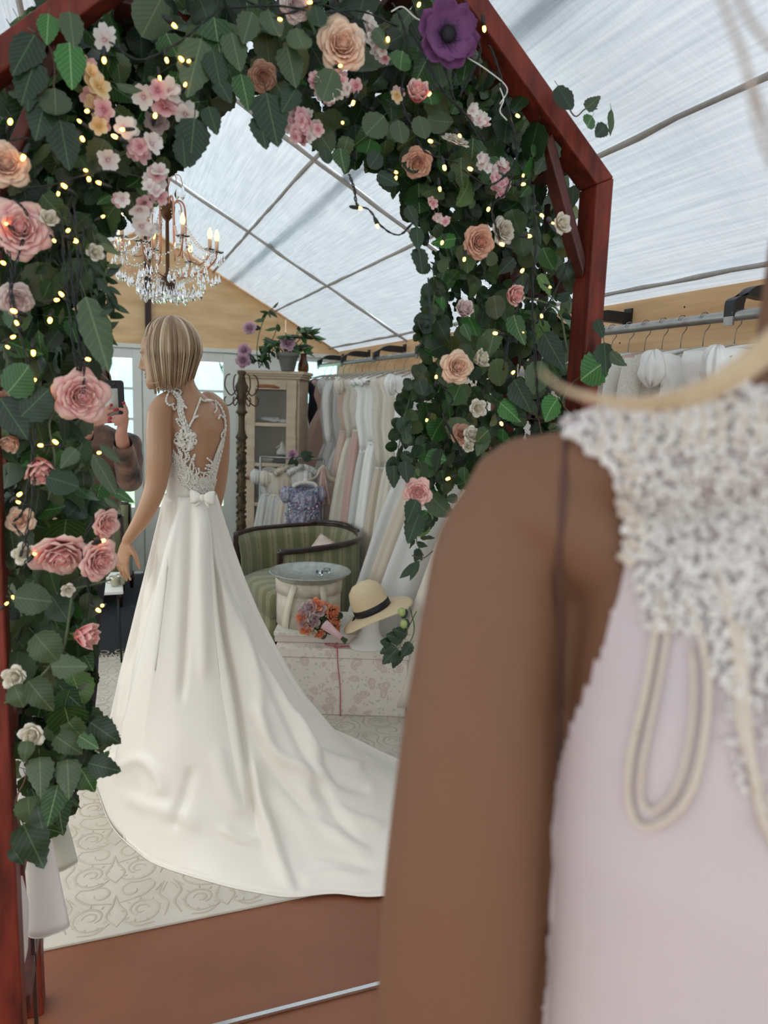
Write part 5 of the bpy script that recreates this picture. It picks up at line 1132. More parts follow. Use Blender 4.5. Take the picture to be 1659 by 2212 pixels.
# coat stand
ANT=mat('antique_bronze',(92,74,48),.45,metal=.35,rgb2=(48,38,26),vscale=14,bump=.5,bscale=40); 
cs=thing('coat_stand','ornate turned antique coat stand with curled metal hooks','coat stand',(.9,5.4,0))
prof=[(.16,0),(.15,.03),(.05,.06),(.035,.12),(.045,.18),(.03,.2)]
z=.2
while z<1.25: prof+=[(.030+.006*math.sin(z*40),z)]; z+=.03
prof+=[(.036,1.26),(.028,1.28),(.045,1.30),(.03,1.33),(.024,1.36),(.023,1.45),(.03,1.47),(.045,1.48),(.03,1.5),(.026,1.56),(.04,1.575),(.032,1.6),(.05,1.66),(.03,1.70),(.022,1.74),(.034,1.76),(.026,1.775),(.0,1.78)]
MB().lathe(prof,n=18).obj('column',ANT,cs)
nb=MB()
for i in range(120):
    z=.25+i*.0085; a=i*2.4; nb.ball((.031*math.cos(a),.031*math.sin(a),z),.009,6,4,sc=(1,1,1.5))
tag(nb.obj('carving',ANT,cs),kind='stuff')
for k in range(4):
    a=2*PI*k/4+.3; c,s=math.cos(a),math.sin(a); P=smooth_path([(.03*c,.03*s,1.66),(.08*c,.08*s,1.60),(.13*c,.13*s,1.66),(.12*c,.12*s,1.73),(.09*c,.09*s,1.75)],4); MB().tube(P,.005,6).obj('hook',BRD,cs)
    P=smooth_path([(.03*c,.03*s,1.60),(.08*c,.08*s,1.54),(.12*c,.12*s,1.53),(.135*c,.135*s,1.57),(.12*c,.12*s,1.59)],4); MB().tube(P,.005,6).obj('hook',BRD,cs)
# ================================================================== SETTEE
def stripe_mat():
    m=bpy.data.materials.new('green_stripe'); m.use_nodes=True; t=m.node_tree; L=t.links; N=t.nodes.new; b=t.nodes['Principled BSDF']
    uv=N('ShaderNodeUVMap'); s=N('ShaderNodeSeparateXYZ'); L.new(uv.outputs[0],s.inputs[0])
    f=N('ShaderNodeMath'); f.operation='FRACT'; L.new(s.outputs['X'],f.inputs[0])
    r=N('ShaderNodeValToRGB'); r.color_ramp.interpolation='CONSTANT'; e=r.color_ramp.elements; e[0].color=lin((116,116,80)); e[0].position=0
    e[1].position=.5; e[1].color=lin((156,150,112))
    for p,c in ((.54,(124,122,84)),(.6,(166,158,122)),(.66,(138,134,98)),(.84,(166,158,122)),(.9,(126,124,86)),(.95,(156,150,112))): q=e.new(p); q.color=lin(c)
    L.new(f.outputs[0],r.inputs[0])
    w=N('ShaderNodeTexVoronoi'); w.inputs['Scale'].default_value=1.0; mp=N('ShaderNodeMapping'); mp.inputs['Scale'].default_value=(1,9,1); L.new(uv.outputs[0],mp.inputs[0])
    cx=N('ShaderNodeMath'); cx.operation='SUBTRACT'; cx.inputs[1].default_value=.75; L.new(f.outputs[0],cx.inputs[0])
    sy=N('ShaderNodeSeparateXYZ'); L.new(mp.outputs[0],sy.inputs[0]); fy=N('ShaderNodeMath'); fy.operation='FRACT'; L.new(sy.outputs['Y'],fy.inputs[0]); cy=N('ShaderNodeMath'); cy.operation='SUBTRACT'; cy.inputs[1].default_value=.5; L.new(fy.outputs[0],cy.inputs[0])
    cm=N('ShaderNodeCombineXYZ'); L.new(cx.outputs[0],cm.inputs[0]); L.new(cy.outputs[0],cm.inputs[1]); sc=N('ShaderNodeVectorMath'); sc.operation='MULTIPLY'; sc.inputs[1].default_value=(5.5,1.6,0); L.new(cm.outputs[0],sc.inputs[0])
    ln=N('ShaderNodeVectorMath'); ln.operation='LENGTH'; L.new(sc.outputs[0],ln.inputs[0]); pg=N('ShaderNodeMath'); pg.operation='PINGPONG'; pg.inputs[1].default_value=.2; L.new(ln.outputs['Value'],pg.inputs[0])
    lt=N('ShaderNodeMath'); lt.operation='LESS_THAN'; lt.inputs[1].default_value=.55; L.new(ln.outputs['Value'],lt.inputs[0]); l2=N('ShaderNodeMath'); l2.operation='LESS_THAN'; l2.inputs[1].default_value=.09; L.new(pg.outputs[0],l2.inputs[0])
    ml=N('ShaderNodeMath'); ml.operation='MULTIPLY'; L.new(lt.outputs[0],ml.inputs[0]); L.new(l2.outputs[0],ml.inputs[1]); mm=N('ShaderNodeMath'); mm.operation='MULTIPLY'; mm.inputs[1].default_value=.6; L.new(ml.outputs[0],mm.inputs[0])
    mx=N('ShaderNodeMixRGB'); mx.inputs[2].default_value=lin((112,98,70)); L.new(mm.outputs[0],mx.inputs[0]); L.new(r.outputs[0],mx.inputs[1]); L.new(mx.outputs[0],b.inputs['Base Color'])
    b.inputs['Roughness'].default_value=.7; b.inputs['Sheen Weight'].default_value=.4; return m
GST=stripe_mat(); MAH=mat('mahogany',(52,26,20),.25,rgb2=(34,16,13),vscale=6,stretch=(1,6,6),coat=.3)
SB=Vector((1.2,4.66,0)); set_=thing('settee','green striped tub settee with dark curved wooden rail behind the metal tray','settee',tuple(SB))
SK=.957
RP=[(x*SK,y*SK) for x,y in [(.80,5.02),(.90,5.14),(1.0,5.22),(1.29,5.31),(1.50,5.33),(1.63,5.19),(1.64,4.92),(1.55,4.66),(1.34,4.5),(1.14,4.42),(.97,4.39)]]
P=smooth_path([Vector((x,y,.70))-SB for x,y in RP],6); RL=MB(); RL.tube(P,.019,10,nrm=(0,0,1)); RL.obj('top_rail',MAH,set_)
crest=MB(); i0=len(P)*3//9; crest.tube([p+Vector((0,0,.014)) for p in P[i0:i0+18]],[.006]+[.02]*16+[.006],10,nrm=(0,0,1)); crest.obj('crest_rail',MAH,set_)
cen=Vector((1.15,4.66,0))-SB
ring=[];cum=0;uvs=[];vs=[];n=len(P)
def inward(i):
    t=(P[min(n-1,i+1)]-P[max(0,i-1)]).normalized(); nn=Vector((-t.y,t.x,0)); return nn if nn.dot(cen-P[i])>0 else -nn
for (nm,offs) in (('back_inside',[(.012,.69),(.03,.64),(.045,.55),(.05,.42),(.05,.3)]),('back_outside',[(.002,.685),(-.006,.5),(-.004,.3),(.01,.12)])):
    vs=[];uv=[];cum=0
    for i in range(n):
        if i: cum+=(P[i]-P[i-1]).length
        for j,(o,z) in enumerate(offs):
            p=P[i]+inward(i)*o; vs.append(Vector((p.x,p.y,z))); uv.append((cum/.13,z))
    k=len(offs); MB().add(vs,[(i*k+j,i*k+j+1,(i+1)*k+j+1,(i+1)*k+j) for i in range(n-1) for j in range(k-1)],uv).obj(nm,GST,set_,solid=.012)
seat=[P[i]+inward(i)*.05 for i in range(2,n-1,3)]+[Vector((.89,4.26,0))-SB,Vector((.84,4.52,0))-SB,Vector((.81,4.78,0))-SB]
b=MB(); sc_=sum(seat,Vector())/len(seat); m_=len(seat)
rings=[]
for f_,z in ((1,.28),(1.0,.40),(.97,.425),(.85,.44),(.3,.445)): rings.append([Vector((sc_.x+(p.x-sc_.x)*f_,sc_.y+(p.y-sc_.y)*f_,z)) for p in seat])
b.loft(rings); b.uv=[((v[1]+5)/.12,v[0]) for v in b.v]; b.obj('seat',GST,set_)
b=MB(); b.loft([[Vector((p.x*1.0,p.y,z)) for p in seat] for z in (.13,.275)]); b.uv=[((v[1]+5)/.12,v[2]) for v in b.v]; b.obj('seat_rail',GST,set_)
for x,y in ((.79,4.78),(.91,4.22),(1.42,4.98),(1.42,4.5)): MB().tube([(x-SB.x,y-SB.y,.14),(x-SB.x,y-SB.y,.0)],[.024,.014],8).obj('leg',MAH,set_)
for x,y in ((.97*SK,4.39*SK),(.80*SK,5.02*SK)): MB().box((x-SB.x-.016,y-SB.y-.016,.13),(x-SB.x+.016,y-SB.y+.016,.70)).obj('arm_post',MAH,set_,smooth=False,bevel=.004)
s2=copy_tree(set_); s2.name='settee'; s2.rotation_euler=(0,0,PI*.88); s2.location=(-.28,6.0,0); s2['label']='green striped settee at the far left, half hidden behind the mannequin arm'
CUSH=mat('cushion_floral',(226,214,202),.8,rgb2=(196,166,152),vscale=16)
c=MB(); N_=14; vs=[];
for sd in (1,-1):
    for j in range(N_+1):
        for i in range(N_+1):
            u,v=-1+2*i/N_,-1+2*j/N_; vs.append(Vector((u*.13*(1+.06*v*v),v*.11*(1+.06*u*u),sd*.055*math.sqrt(max(0,(1-u**4)*(1-v**4))))))
m_=(N_+1)**2; fs=[(j*(N_+1)+i,j*(N_+1)+i+1,(j+1)*(N_+1)+i+1,(j+1)*(N_+1)+i) for j in range(N_) for i in range(N_)]; fs+=[tuple(m_+q for q in f[::-1]) for f in fs]
cu=c.add(vs,fs).obj('cushion',CUSH); cu.location=(1.37,4.72,.55); cu.rotation_euler=(.75,.5,-.6); tag(cu,'cream floral cushion leaning in the corner of the green settee','cushion')
# ================================================================== BOXES, TRAY, HAT, BOUQUET
def floral_mat(name,base,c1,c2,sc=9):
    m=bpy.data.materials.new(name); m.use_nodes=True; t=m.node_tree; L=t.links; N=t.nodes.new; b=t.nodes['Principled BSDF']
    g=N('ShaderNodeTexCoord'); mp=N('ShaderNodeMapping'); mp.inputs['Scale'].default_value=(1,1,1); L.new(g.outputs['Object'],mp.inputs[0])
    nz=N('ShaderNodeTexNoise'); nz.inputs['Scale'].default_value=14; L.new(mp.outputs[0],nz.inputs['Vector']); ad=N('ShaderNodeMixRGB'); ad.blend_type='ADD'; ad.inputs[0].default_value=.07; L.new(mp.outputs[0],ad.inputs[1]); L.new(nz.outputs['Color'],ad.inputs[2])
    v=N('ShaderNodeTexVoronoi'); v.inputs['Scale'].default_value=sc; L.new(ad.outputs[0],v.inputs['Vector'])
    r=N('ShaderNodeValToRGB'); e=r.color_ramp.elements; e[0].position=0; e[0].color=lin(c1); e[1].position=.6; e[1].color=lin(base)
    for p,c in ((.10,base),(.13,c1),(.20,c1),(.23,base),(.25,c1),(.33,c1),(.37,base)): q=e.new(p); q.color=lin(tuple((a+b2)//2 for a,b2 in zip(c,c1)) if c==c1 else c)
    L.new(v.outputs['Distance'],r.inputs[0])
    v2=N('ShaderNodeTexVoronoi'); v2.inputs['Scale'].default_value=sc*3.1; L.new(ad.outputs[0],v2.inputs['Vector']); r2=N('ShaderNodeValToRGB'); r2.color_ramp.elements[0].position=.25; r2.color_ramp.elements[0].color=lin(c2); r2.color_ramp.elements[1].position=.33; r2.color_ramp.elements[1].color=lin(base); L.new(v2.outputs['Distance'],r2.inputs[0])
    mk=N('ShaderNodeMath'); mk.operation='GREATER_THAN'; mk.inputs[1].default_value=.40; L.new(v.outputs['Distance'],mk.inputs[0])
    mx=N('ShaderNodeMixRGB'); L.new(mk.outputs[0],mx.inputs[0]); L.new(r.outputs[0],mx.inputs[1]); L.new(r2.outputs[0],mx.inputs[2]); L.new(mx.outputs[0],b.inputs['Base Color']); b.inputs['Roughness'].default_value=.6; return m
FLO=floral_mat('floral_paper',(232,222,210),(216,194,186),(206,200,186),13); FLO2=floral_mat('floral_ivory',(228,222,210),(210,202,188),(214,206,192),14)
frot=math.atan2(-.34,.94); tk=thing('floral_box','large rose-print cardboard box tied with a thin pink cord','box',(.765,3.52,.011),frot)
MB().box((0,0,0),(.66,.5,.30)).obj('box_body',FLO,tk,smooth=False,bevel=.004); MB().box((-.006,-.006,.302),(.666,.506,.352)).obj('lid',FLO,tk,smooth=False,bevel=.004)
PCORD=mat('pink_cord',(196,96,104),.6)
co=MB(); co.tube(smooth_path([(.33,-.009,.0),(.325,-.01,.15),(.31,-.011,.28),(.305,-.010,.352),(.29,.02,.357),(.33,.2,.357),(.33,.5,.356)],5),.0028,6); co.tube(smooth_path([(.305,0,.357),(.36,.015,.359),(.42,-.0,.36),(.4,.03,.359),(.33,.02,.358),(.27,.02,.359),(.24,.05,.358),(.3,.04,.36)],5),.0026,6)
co.obj('cord',PCORD,tk)
TZ=.011+.352
fb=thing('flat_box','flat pale pink box lying between the rose-print box and the round hatbox','box',(.80,3.585,TZ),frot)
PALEP=mat('pale_pink_card',(222,208,200),.6); MB().box((-.03,0,.001),(.42,.40,.035)).obj('box_body',PALEP,fb,smooth=False,bevel=.003); MB().box((-.035,-.005,.035),(.425,.405,.052)).obj('lid',FLO2,fb,smooth=False,bevel=.003)
HBX=(.985,3.74); hb=thing('hatbox','round ivory embossed hatbox with cream satin ribbons under the metal tray','box',(HBX[0],HBX[1],TZ+.054))
EMB=mat('embossed_ivory',(226,216,200),.55,rgb2=(206,192,172),vscale=22,bump=.5,bscale=30)
MB().lathe([(.0,0),(.17,0),(.17,.19),(.0,.19)],n=48).obj('box_body',EMB,hb); MB().lathe([(.0,.19),(.176,.17),(.178,.235),(.172,.24),(.0,.24)],n=48).obj('lid',EMB,hb)
RIB=mat('ribbon_cream',(238,228,206),.35,sheen=.3)
for a0,a1,w in ((-2.25,-2.6,.020),(-1.45,-1.35,.018)):
    rings=[]
    for t in (0,.25,.5,.75,1):
        a=a0+(a1-a0)*t; r=.182+.012*math.sin(t*4); z=.232-.235*t; p=Vector((r*math.cos(a),r*math.sin(a),z)); tn=Vector((-math.sin(a),math.cos(a),0)); ww=w*(.8+.4*t); rings.append([p-tn*ww,p+tn*ww])
    b=MB(); b.loft(rings,cap=False,closed=False); b.obj('ribbon',RIB,hb,solid=.002)
ZINC=mat('zinc_tray',(186,188,180),.4,metal=.8,rgb2=(158,162,154),vscale=30,bump=.35,bscale=90)
try_=MB().lathe([(.0,0),(.165,0),(.172,.003),(.212,.034),(.216,.036),(.214,.040),(.208,.038),(.168,.008),(.0,.006)],n=64).obj('metal_tray',ZINC); try_.location=(HBX[0],HBX[1]-.02,TZ+.054+.2405); tag(try_,'round hammered grey metal tray on top of the hatbox','tray')
TRZ=TZ+.054+.2405+.006
for i,(x,y) in enumerate(((690,1243),(706,1238))):
    p=atz(x,y,TRZ); o=MB().lathe([(.0,.001),(.017,.001),(.019,.012),(.0205,.026),(.019,.026),(.017,.012),(.0,.006)],n=20).obj('tea_light_glass',mat('clear_glass',(235,240,238),.02,trans=1)); o.location=p
    tag(o,('left one of two small glass tea light cups on the metal tray','right one of two small glass tea light cups on the metal tray')[i],'glass')
# bust with hat
BUST=mat('bust_white',(232,230,224),.55); bp=Vector((1.215,3.40,TZ))
bu=MB().lathe([(.0,.001),(.095,.001),(.098,.012),(.085,.03),(.06,.055),(.046,.09),(.045,.13),(.052,.16),(.06,.2),(.05,.25),(.02,.28),(.0,.285)],n=28,sx=1.05,sy=.85).obj('head_form',BUST); bu.location=bp; tag(bu,'white neck and head display form wearing the straw hat','display form')
STR=mat('straw',(228,204,164),.7,bump=.6,bscale=220,var=-.05,vscale=60)
hax=(_up*math.cos(.42)-_rt*math.sin(.42)-_fw*.12).normalized(); hc_=aty(806,1318,3.38)
ht=thing('sun_hat','wide brimmed straw hat with a black band, tilted on the white form','hat',M=M4(hc_,frame(hax,_rt)))
MB().lathe([(.092,0),(.094,.035),(.091,.085),(.08,.12),(.052,.146),(.02,.154),(.0,.154),],n=40,sx=1,sy=1.05).obj('crown',STR,ht)
br=MB(); vs=[];nn=48
for j in range(9):
    t=j/8; r=.091+.098*t
    for i in range(nn):
        a=2*PI*i/nn; z=-.008*t-.03*t*t*(.6+.4*math.cos(2*a))+.004*math.sin(3*a)*t; rr=r+.012*t*math.cos(a); vs.append((rr*math.cos(a),rr*math.sin(a)*1.03,z))
br.add(vs,[(j*nn+i,j*nn+(i+1)%nn,(j+1)*nn+(i+1)%nn,(j+1)*nn+i) for j in range(8) for i in range(nn)]).obj('brim',STR,ht,solid=.003)
BAND=mat('black_ribbon',(22,22,30),.5); bn=MB().lathe([(.094,.002),(.0965,.004),(.0962,.034),(.094,.036)],n=40,sy=1.05).obj('band',BAND,ht)
b=MB()
for dx,dz_ in ((-.012,-.045),(.006,-.055),(-.02,-.03)):
    b.tube([(-.098,-.02,.012),(-.106+dx*.5,-.03,.0+dz_*.4),(-.108+dx,-.034,dz_)],[.006,.009,.003],6,flat=.3)
b.obj('ribbon_tail',BAND,bn)
# bouquet
bq=thing('bouquet','small lying bouquet of lilac and orange roses with a pink wrapped handle','bouquet',tuple(aty(692,1345,3.46))); bq0=Vector(bq.location)
q=random.Random(4)
for x,y,c,d in ((668,1312,'mauve',26),(684,1306,'orange',24),(690,1316,'mauve',24),(656,1326,'mauve',24),(676,1340,'mauve',26),(654,1345,'mauve',24),(660,1360,'orange',24),(672,1366,'cream',20),(690,1370,'orange',20),(720,1325,'orange',32),(724,1345,'orange',26),(650,1335,'orange',20),(700,1312,'orange',22),(728,1360,'orange',18),(668,1328,'cream',18)):
    Y=3.44 if x<700 else 3.46; o=rose('rose_head',None,x,y,d*1.12,c,((x-690)/60,-.8,-(y-1338)/60),Y=Y,small=True); del_=[k for k in ('label','category') if k in o]
    for k in del_: del o[k]
    mw=o.matrix_world.copy(); o.parent=bq; o.matrix_local=Matrix.Translation(-bq0)@mw
    for ch_ in list(o.children):   # keep to three levels
        pass
for i in range(26):
    p=aty(q.uniform(665,730),q.uniform(1318,1368),3.47)-bq0; Rm=leaf_orient(q,1.8,.2); link('leaf',LEAVES['round'][q.choice((1,0,2))][q.randrange(3)][1],bq,M=M4(p,Rm,q.uniform(.03,.05)))
h0,h1=aty(700,1348,3.40)-bq0,aty(738,1378,3.34)-bq0
MB().tube([h0,h0.lerp(h1,.2),h0.lerp(h1,.6),h1],[.026,.024,.017,.014],12).obj('handle_wrap',mat('pink_satin',(222,178,182),.4,sheen=.3),bq)
sm=MB()
for k in range(9):
    a=k*.7; e=(h1-h0).normalized(); s_=e.orthogonal().normalized(); u_=e.cross(s_); o=s_*math.cos(a)*.008+u_*math.sin(a)*.008; sm.tube([h1+o*.8,h1+e*.03+o*1.4],.0032,5)
tag(sm.obj('stems',STEM,bq),kind='stuff')
# ================================================================== LITTLE DRESSES BEHIND THE SETTEE
lr=thing('low_rail','low rail behind the settee holding small white dresses','rail',(1.33,5.56,0))
MB().tube([(-.24,.10,1.14),(.2,-.12,1.14)],.009,10).obj('bar',STEEL,lr)
for x,y in ((-.24,.10),(.2,-.12)): MB().tube([(x,y,0),(x,y,1.14)],.01,8).obj('post',STEEL,lr); MB().tube([(x-.1,y-.05,.008),(x+.1,y+.05,.008)],.008,6).obj('foot',STEEL,lr)
PUR=mat('purple_sequin',(150,130,160),.35,rgb2=(206,212,222),vscale=60,bump=1,bscale=300,metal=.1)
for i,(x0,y,l,m1,m2,tp) in enumerate(((1.16,5.66,'small white tulle dress leftmost on the low rail',TUL,TUL,1.06),(1.22,5.60,'small white organza dress second from left on the low rail',IVO,TUL,1.05),(1.29,5.545,'small cream dress on the low rail beside the pink peony',CHM,IVO,1.09),(1.38,5.50,'small ruffled white dress rightmost on the low rail',TUL,PNK,1.10))):
    gown(y,l,m1,m2,flare=.15,waist=.85,zb=.3,top=tp,sh=.10,dep=.03,slv='ruffle' if i>1 else 'puff',x0=x0,seed=i,depb=.06,group='little dresses behind the settee',name='small_dress')
pd=gown(5.40,'small purple and silver sequin dress with pale collar behind the settee back',PUR,PUR,flare=.17,waist=.75,zb=.36,top=.955,sh=.13,dep=.04,slv='puff',x0=1.365,seed=7,depb=.055,name='sequin_dress')
b=MB()
for k in range(15):
    a=PI*(.05+.9*k/14); b.ball((.085*math.cos(a),-.05+.0*k,.945+.03*math.sin(a)),.015,8,6)
tag(b.obj('collar',LAC2,pd),None,None)
sq=MB(); q=random.Random(2)
for i in range(420):
    a=q.uniform(PI*1.05,PI*1.95); z=q.uniform(.6,.93); w=.125 if z>.75 else .14; sq.ball((w*math.cos(a),.05*math.sin(a)-.008,z),q.uniform(.004,.009),5,3,sc=(1,.4,1),mi=q.randrange(3))
tag(sq.obj('sequins',[mat('seq_violet',(146,108,152),.3),mat('seq_silver',(226,220,230),.2,metal=.2),mat('seq_teal',(120,160,190),.3)],pd),kind='stuff')
st=thing('padded_hanger','cream padded wide hanger with a round rosette in front of the little dresses','hanger',tuple(aty(672,1040,5.44)))
b=MB(); s0=Vector(st.location)
b.tube(smooth_path([aty(x,y,5.44)-s0 for x,y in ((640,1048),(662,1040),(684,1030),(697,1012),(708,1030),(726,1040),(740,1042))],4),[.012,.02,.028,.03,.026,.022,.018,.016,.018,.022,.028,.034,.036,.034,.028,.024,.022,.022,.024,.022,.02,.016,.012,.01,.008],8,flat=.5); b.obj('padding',CHM,st)
MB().ball(aty(660,1038,5.41)-s0,.018,12,8,sc=(1,.5,1)).obj('rosette',PEARL,st); MB().tube([aty(697,1014,5.44)-s0,aty(699,1003,5.44)-s0,aty(704,1006,5.44)-s0],.003,5).obj('hook',WIRE,st)
b=MB()
for dx in (-5,0,6): b.tube([aty(697+dx*.3,1012,5.41)-s0,aty(697+dx,1050,5.40)-s0,aty(697+dx*2.2,1090,5.41)-s0],[.006,.016,.024],6,flat=.3)
b.obj('ribbon_tail',PNK,st)
ps=rose('peony','single pink peony with leaves above the little dresses',631,981,22,'lilac',(-.3,-.8,.4),Y=5.5,cat='flower')
ls=thing('leafy_stem','leafy stem of the peony lying over the little dresses','plant',tuple(aty(645,995,5.5))); lsb=tuple(ls.location)
for q_ in ((640,990,622,1003),(650,985,675,978),(655,990,680,988),(640,995,640,1010)): leaf_at(ls,lsb,q_[0],q_[1],q_[2],q_[3],5.48,'ovate',1,q_[0])
sprig(ls,lsb,[(632,985),(645,988),(665,984)],.003,STEM,Y=5.49)
# ================================================================== LEFT SIDE TABLE WITH CUP
tb=thing('side_table','small white topped table with thin black metal legs at the left','table',(-.14,4.72,0))
MB().box((-.22,-.26,.43),(.2,.24,.45)).obj('table_top',WHITEP,tb,smooth=False,bevel=.004)
for x,y in ((-.19,-.23),(.17,-.23),(-.19,.21),(.17,.21)): MB().tube([(x*1.0,y,.43),(x*1.08,y*1.05,0)],.007,6).obj('leg',BLACKP,tb)
GC=mat('gold_cup',(206,200,176),.2,metal=.3,trans=.3)
for i,(x,y,l) in enumerate(((248,1266,'gold rimmed glass cup on the small white table'),(263,1262,'second glass cup on the small white table, touching the gown'))):
    p=atz(x,y,.451); c=thing('glass_cup',l,'cup',tuple(p)); MB().lathe([(.0,0),(.018,0),(.02,.006),(.028,.03),(.032,.06),(.030,.06),(.026,.03),(.0,.008)],n=20).obj('bowl',GC,c); MB().tube(smooth_path([(-.028,0,.05),(-.045,0,.045),(-.045,0,.025),(-.026,0,.018)],4),.003,6).obj('handle',GC,c)
# ================================================================== WHITE CLOTH AT THE FOOT OF THE LEFT POST
CLO=mat('white_crepe',(228,224,218),.5,sheen=.3,transl=.05); CLO2=mat('pale_mint_crepe',(214,216,200),.55,sheen=.3)
def drape(label,pts,Y,m,flat=.35,sides=28,fold=.12,dp=0):
    P0=aty(pts[0][0],pts[0][1],Y); g=thing('hanging_cloth',label,'cloth',tuple(P0)); b=MB(); P=smooth_path([Vector((x,y,0)) for x,y,r in pts],5); rr=[]
    for i in range(len(P)):
        t=i/5; j=min(len(pts)-2,int(t)); rr.append(pts[j][2]+(pts[j+1][2]-pts[j][2])*(t-j))
    rings=[]
    for i,(p,r) in enumerate(zip(P,rr)):
        c=aty(p.x,p.y,Y+dp*i/len(P)); k=r/ppm(c); ring=[]
        for s_ in range(sides):
            a=2*PI*s_/sides; f_=1+fold*math.sin(3*a+i*.12); ring.append(c-P0+_rt0*(math.cos(a)*k*f_)+Vector((0,1,0))*(math.sin(a)*k*flat*f_)+Vector((0,0,.018*math.sin(a+1.0)*(i/len(P))**3)))
        rings.append(ring)
    b.loft(rings,cap=False); b.obj('cloth_fold',m,g,solid=.003)
    e=MB(); last=rings[-1]; e.tube(last+[last[0]],.0022,5); e.obj('hem',m,g); return g
drape('long white rolled cloth end hanging lowest behind the left post',[(48,1600,12),(58,1700,22),(78,1820,32),(92,1920,36),(104,2005,42)],1.66,CLO)
drape('pale greenish white cloth end hanging further back beside the rolled white one',[(70,1640,16),(100,1720,24),(122,1800,26),(136,1868,28)],1.80,CLO2)
drape('white cloth edge hanging right behind the left post near the floor',[(26,1850,10),(34,1950,26),(34,2050,24),(32,2130,10)],1.62,CLO,fold=.05)
# ================================================================== PERSON TAKING THE PHOTOGRAPH (SEEN IN THE MIRROR)
PSK=mat('person_skin',(206,150,130),.5,var=.04,vscale=3); HRB=mat('grey_brown_hair',(132,108,92),.45,rgb2=(96,76,64),vscale=12,stretch=(3,3,.6)); NAIL=mat('red_nail',(168,28,44),.2,coat=.5)
FUR=mat('brown_fur_pattern',(138,98,78),.7,rgb2=(30,20,18),vscale=15,bump=.8,bscale=60,sheen=.3); TRS=mat('dark_trousers',(30,24,32),.8)
PY=3.42; PB=Vector((-.07,PY,0)); per=thing('person','woman in a patterned brown fur-like jacket holding up a phone to photograph','person',tuple(PB))
def pp(x,y,Y=PY): return aty(x,y,Y)
b=MB()
b.loft([orient_ring((-.07-max(0,1.22-z)*.28,PY+.02,z),a,d,0,24) for z,a,d in ((.86,.135,.105),(.95,.145,.11),(1.08,.130,.10),(1.2,.145,.105),(1.32,.165,.11),(1.38,.155,.095),(1.425,.10,.07),(1.45,.055,.055),(1.52,.05,.052),(1.56,.05,.05))])
for sg in (-1,1): b.tube(smooth_path([(-.17+sg*.07,PY+.02,.9),(-.18+sg*.07,PY+.01,.7),(-.19+sg*.07,PY,.48),(-.20+sg*.072,PY+.02,.25),(-.21+sg*.075,PY+.03,.10)],3),[.080,.077,.074,.068,.062,.056,.053,.052,.050,.046,.041,.038,.038],14,round_=True); b.tube([(-.21+sg*.075,PY+.03,.05),(-.21+sg*.085,PY-.10,.035)],[.04,.03],10,round_=True)
sR,sL=Vector((.075,PY+.02,1.36)),Vector((-.215,PY+.02,1.36))
eR=pp(280,1038,PY-.06); wR=pp(262,940,PY-.25); eL=pp(150,1045,PY-.08); wL=pp(190,922,PY-.25)
for s0_,e0,w0 in ((sR,eR,wR),(sL,eL,wL)): b.tube(smooth_path([s0_,s0_.lerp(e0,.5)+Vector((0,.0,-.01)),e0,e0.lerp(w0,.5),w0],3),[.055,.054,.053,.05,.048,.046,.044,.042,.040,.036,.031,.028,.026],12,round_=True)
hcP=pp(188,843,PY+.01); hTp=head(b,hcP,(.12,-1,-.05),(0,0,1),s=.98)
PH=Vector((pp(246,868,PY-.27)))
def fing(pts,r=4.4,Y=PY-.292):
    P=smooth_path([pp(x,y,Y+dy) for x,y,dy in pts],3); k=1/ppm(P[0]); b.tube(P,[r*k*(1.05-.22*i/(len(P)-1)) for i in range(len(P))],8,round_=True)
for pts,r in (([(190,922,.04),(196,912,.02),(203,903,.01)],12),([(203,897,.01),(222,885,0),(240,876,.0)],4.6),([(205,903,.01),(228,893,0),(248,886,.0)],4.7),([(206,910,.01),(224,904,0),(237,902,.0)],4.6),([(206,917,.015),(222,913,.005),(234,911,.0)],4.2),([(200,900,.03),(212,885,.045),(222,872,.045)],5),
              ([(262,940,.04),(264,925,.02),(268,910,.015)],12.5),([(273,898,.01),(270,888,-.002),(260,883,-.004),(251,885,-.004)],4.6),([(275,905,.01),(266,899,-.004),(252,899,-.004),(241,902,-.004)],4.6),([(274,913,.01),(262,908,-.004),(250,909,-.004),(240,911,-.004)],4.5),([(271,920,.01),(258,917,0),(248,918,0)],4.1),([(270,905,.02),(274,888,.02),(268,872,.012)],5)): fing(pts,r)
pb=fuse(b,'body',[PSK],.0048,6,None); pb.data.transform(Matrix.Translation(-PB)); pb.parent=per
def shell(src,test,off,name,m,par):
    bm=bmesh.new(); bm.from_mesh(src.data); bmesh.ops.delete(bm,geom=[f for f in bm.faces if not test(f.calc_center_median())],context='FACES')
    for v in bm.verts: v.co+=v.normal*(off(v.co) if callable(off) else off)
    me=bpy.data.meshes.new(name); bm.to_mesh(me); bm.free(); me.materials.clear(); me.materials.append(m); return link(name,me,par)
def far_wrist(p): w=p+PB; return (w-wR).length>.05 and (w-wL).length>.05 and not (w.y<PY-.17 and w.z>min(wR.z,wL.z)-.0)
shell(pb,lambda p:.80<p.z<1.445 and far_wrist(p),lambda c:.011+.006*noise.noise(c*18),'jacket',FUR,per)
shell(pb,lambda p:.075<p.z<.90 and (p+PB-eR).length>.14,.008,'trousers',TRS,per)
shell(pb,lambda p:p.z<.085,.006,'shoe',BLACKP,per)
hb_=MB(); hb_.loft([[hcP+Vector((.088*r*math.cos(a),.10*r*math.sin(a)+.012+(.03 if z<.02 else 0),z)) for a in [2*PI*k/24 for k in range(24)]] for z,r in ((-.10,.55),(-.05,.8),(.0,.95),(.05,1.02),(.09,.95),(.115,.7),(.125,.3))])
